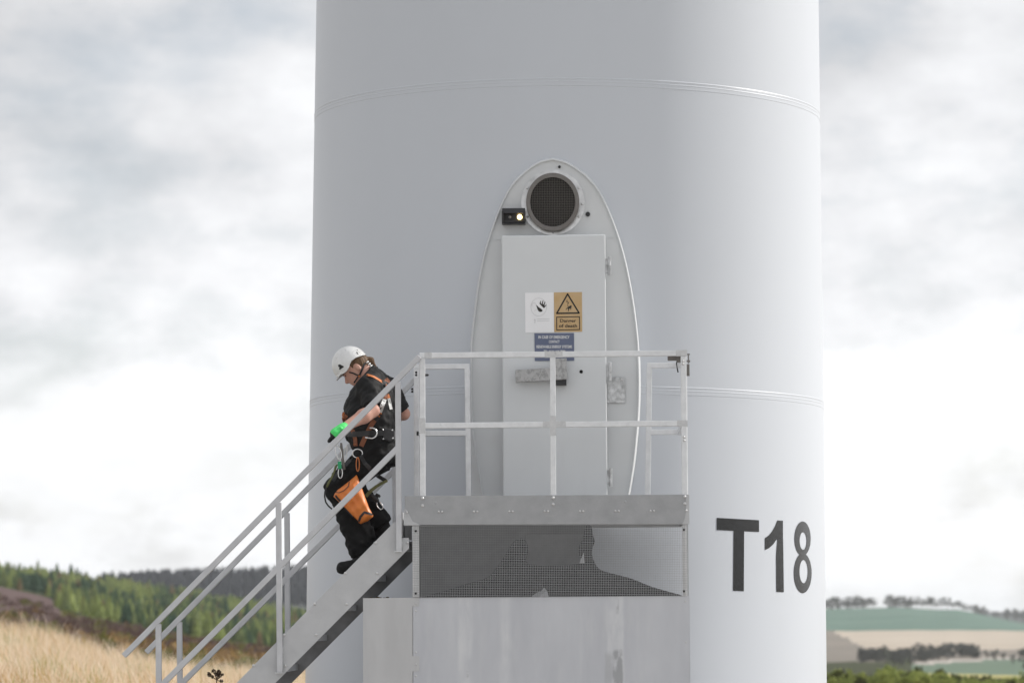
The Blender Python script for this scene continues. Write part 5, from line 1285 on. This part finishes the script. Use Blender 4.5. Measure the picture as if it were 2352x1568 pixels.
c = z2(345, 225); gear('white_carabiner', ringpts(c[0], c[1], 3, 19, .32, 20, tilt=.12), .0036, 'label', 'slim white carabiner beside the grey sling', 'carabiner', True)
c = z2(292, 420); gear('lanyard_carabiner', ringpts(c[0], c[1], 5, 12, .30, 20), .0034, 'steel', 'silver carabiner below the green sleeve', 'carabiner', True)
a, b = z2(283, 300), z2(288, 378); tag(MB().bar(at(*a, .30), at(*b, .30), .018, .026).build('green_sleeve', M['greensleeve'], bevel=.004), 'green plastic sleeve on the front lanyard', 'sleeve')
gear('grey_sling', [at(*z2(*p), .31) for p in ((300, 110), (305, 180), (310, 250), (322, 320), (336, 385))], [.008, .011, .011, .010, .008], 'vent', 'dark grey sling hanging from the front of the belt', 'sling')
gear('green_rope', [at(*z2(*p), .30) for p in ((262, 330), (245, 352), (232, 400), (205, 460), (172, 520), (152, 565))], [.006, .009, .007, .008, .008, .007], 'olive', 'olive green rope loop in front of the knee', 'rope')
gear('black_rope', [at(*z2(*p), .30) for p in ((152, 560), (134, 610), (130, 660), (142, 720), (170, 760), (206, 790))], .0055, 'blackweb', 'thin black rope curving below the knee', 'rope')
Yw = .40
m = MB(); pts = [z2(*p) for p in ((560, 655), (610, 600), (660, 560), (720, 525), (772, 500))]
for i in range(len(pts) - 1): m.bar(at(*pts[i], Yw), at(*pts[i + 1], Yw - .004 * i), .006, .024 - .002 * i, ext=.004)
tag(m.build('olive_webbing', M['olive'], smooth=False), 'olive webbing strap looped behind the thigh', 'strap')
hook = thing('hook_lanyard', at(*z2(680, 690), .40), 'black lanyard end with a silver hook hanging behind the legs', 'lanyard')
m = MB(); m.tube([at(*z2(*p), .40) for p in ((600, 640), (630, 665), (660, 690), (685, 715))], [.012, .018, .020, .010], 7).tube([at(*z2(*p), .40) for p in ((655, 640), (690, 655), (705, 665))], [.012, .012, .006], 6); m.build('sling_end', M['blackweb'], hook, smooth=True)
MB().tube([at(*z2(*p), .40) for p in ((672, 712), (668, 745), (682, 775), (708, 796), (730, 786), (734, 766), (718, 738), (692, 712))], .0038, 7).build('hook', M['steel'], hook, smooth=True)
# orange tool bag hanging over the near thigh
bagp = [z2(*p) for p in ((458, 440), (466, 450), (520, 590), (560, 700), (590, 780), (632, 858), (628, 872), (575, 915), (502, 944), (470, 925), (330, 770), (222, 662), (235, 630), (262, 596), (330, 545), (400, 490))]
def pip(u, v):
    ins = False; n_ = len(bagp)
    for i in range(n_):
        (x1, y1), (x2, y2) = bagp[i], bagp[(i + 1) % n_]
        if (y1 > v) != (y2 > v) and u < (x2 - x1) * (v - y1) / (y2 - y1) + x1: ins = not ins
    return ins
def edged(u, v):
    best = 1e9; n_ = len(bagp)
    for i in range(n_):
        (x1, y1), (x2, y2) = bagp[i], bagp[(i + 1) % n_]; dx, dy = x2 - x1, y2 - y1; t = max(0, min(1, ((u - x1) * dx + (v - y1) * dy) / (dx * dx + dy * dy))); best = min(best, math.hypot(u - x1 - t * dx, v - y1 - t * dy))
    return best
bag = thing('tool_bag', at(*z2(500, 940), .29), 'orange tarpaulin tool bag with black bands hanging over the thigh', 'bag')
m = MB(); us = np.arange(763, 860.1, 2.); vs_ = np.arange(1088, 1204.1, 2.); ids = {}
cenu, cenv = 815, 1148
ring_o = []
for (i, (x1, y1)) in enumerate(bagp):
    x2, y2 = bagp[(i + 1) % len(bagp)]; k = max(1, int(math.hypot(x2 - x1, y2 - y1) / 4)); ring_o += [(x1 + (x2 - x1) * j / k, y1 + (y2 - y1) * j / k) for j in range(k)]
def bulge(u, v): e = min(1, edged(u, v) / 19.); return .055 * math.sqrt(max(0, 1 - (1 - e) ** 2)) + e * (.009 * math.sin((u * .9 + v * .45) * .17 + 1.5 * math.sin(v * .07)) + .006 * math.sin((u - v * .7) * .27) + .010 * noise.noise(Vector((u * .07, v * .05, 4))))
LV = 16; n_ = len(ring_o)
for sgn in (-1, 1):
    o_ = len(m.v)
    for L_ in range(LV):
        t = (L_ / (LV - 1)) * .94
        for (u, v) in ring_o:
            uu, vv = u + (cenu - u) * t, v + (cenv - v) * t; m.v.append(tuple(at(uu, vv, .285 + sgn * bulge(uu, vv) * (1 if sgn < 0 else .35))))
    cI = len(m.v); m.v.append(tuple(at(cenu, cenv, .285 + sgn * bulge(cenu, cenv) * (1 if sgn < 0 else .35))))
    for L_ in range(LV - 1): m.f += [(o_ + L_ * n_ + i, o_ + L_ * n_ + (i + 1) % n_, o_ + (L_ + 1) * n_ + (i + 1) % n_, o_ + (L_ + 1) * n_ + i) for i in range(n_)]
    m.f += [(o_ + (LV - 1) * n_ + i, o_ + (LV - 1) * n_ + (i + 1) % n_, cI) for i in range(n_)]
m.m = [0] * len(m.f); bm_ = m.build('bag_body', M['bag'], bag, smooth=True)
bv_bag = BVHTree.FromPolygons(m.v, m.f)
for pts, w_ in ((((240, 650), (262, 680), (300, 720)), 4.5), (((480, 925), (500, 870), (540, 825), (600, 838)), 5.5), (((600, 838), (625, 850)), 4.5), (((330, 775), (400, 850), (478, 928)), 3.0)):
    web('band', bv_bag, [z2(*p) for p in pts], w_, 'blackweb', bag, lift=.002)
web('cord', bv_bag, [z2(*p) for p in ((385, 505), (375, 555), (330, 600), (280, 622), (245, 618))], 1.6, 'greyweb', bag, lift=.002)

# ------------------------------------------------------------------ thin haze in the air
hz = MB().box((-6900, -6900, LOWEST - 1), (6900, 6900, max(HIGHEST, 24.1) + 4)).build('haze', bpy.data.materials.new('haze_air'))
hm = hz.data.materials[0]; hm.use_nodes = True; hm.node_tree.nodes.clear()
ho = hm.node_tree.nodes.new('ShaderNodeOutputMaterial'); pv = hm.node_tree.nodes.new('ShaderNodeVolumePrincipled')
pv.inputs['Color'].default_value = (.93, .96, 1, 1); pv.inputs['Density'].default_value = 0.9e-4; pv.inputs['Anisotropy'].default_value = .2
hm.node_tree.links.new(pv.outputs[0], ho.inputs['Volume'])
hz['kind'] = 'stuff'; hz['label'] = 'thin pale haze in the air over the hills'; hz['category'] = 'haze'
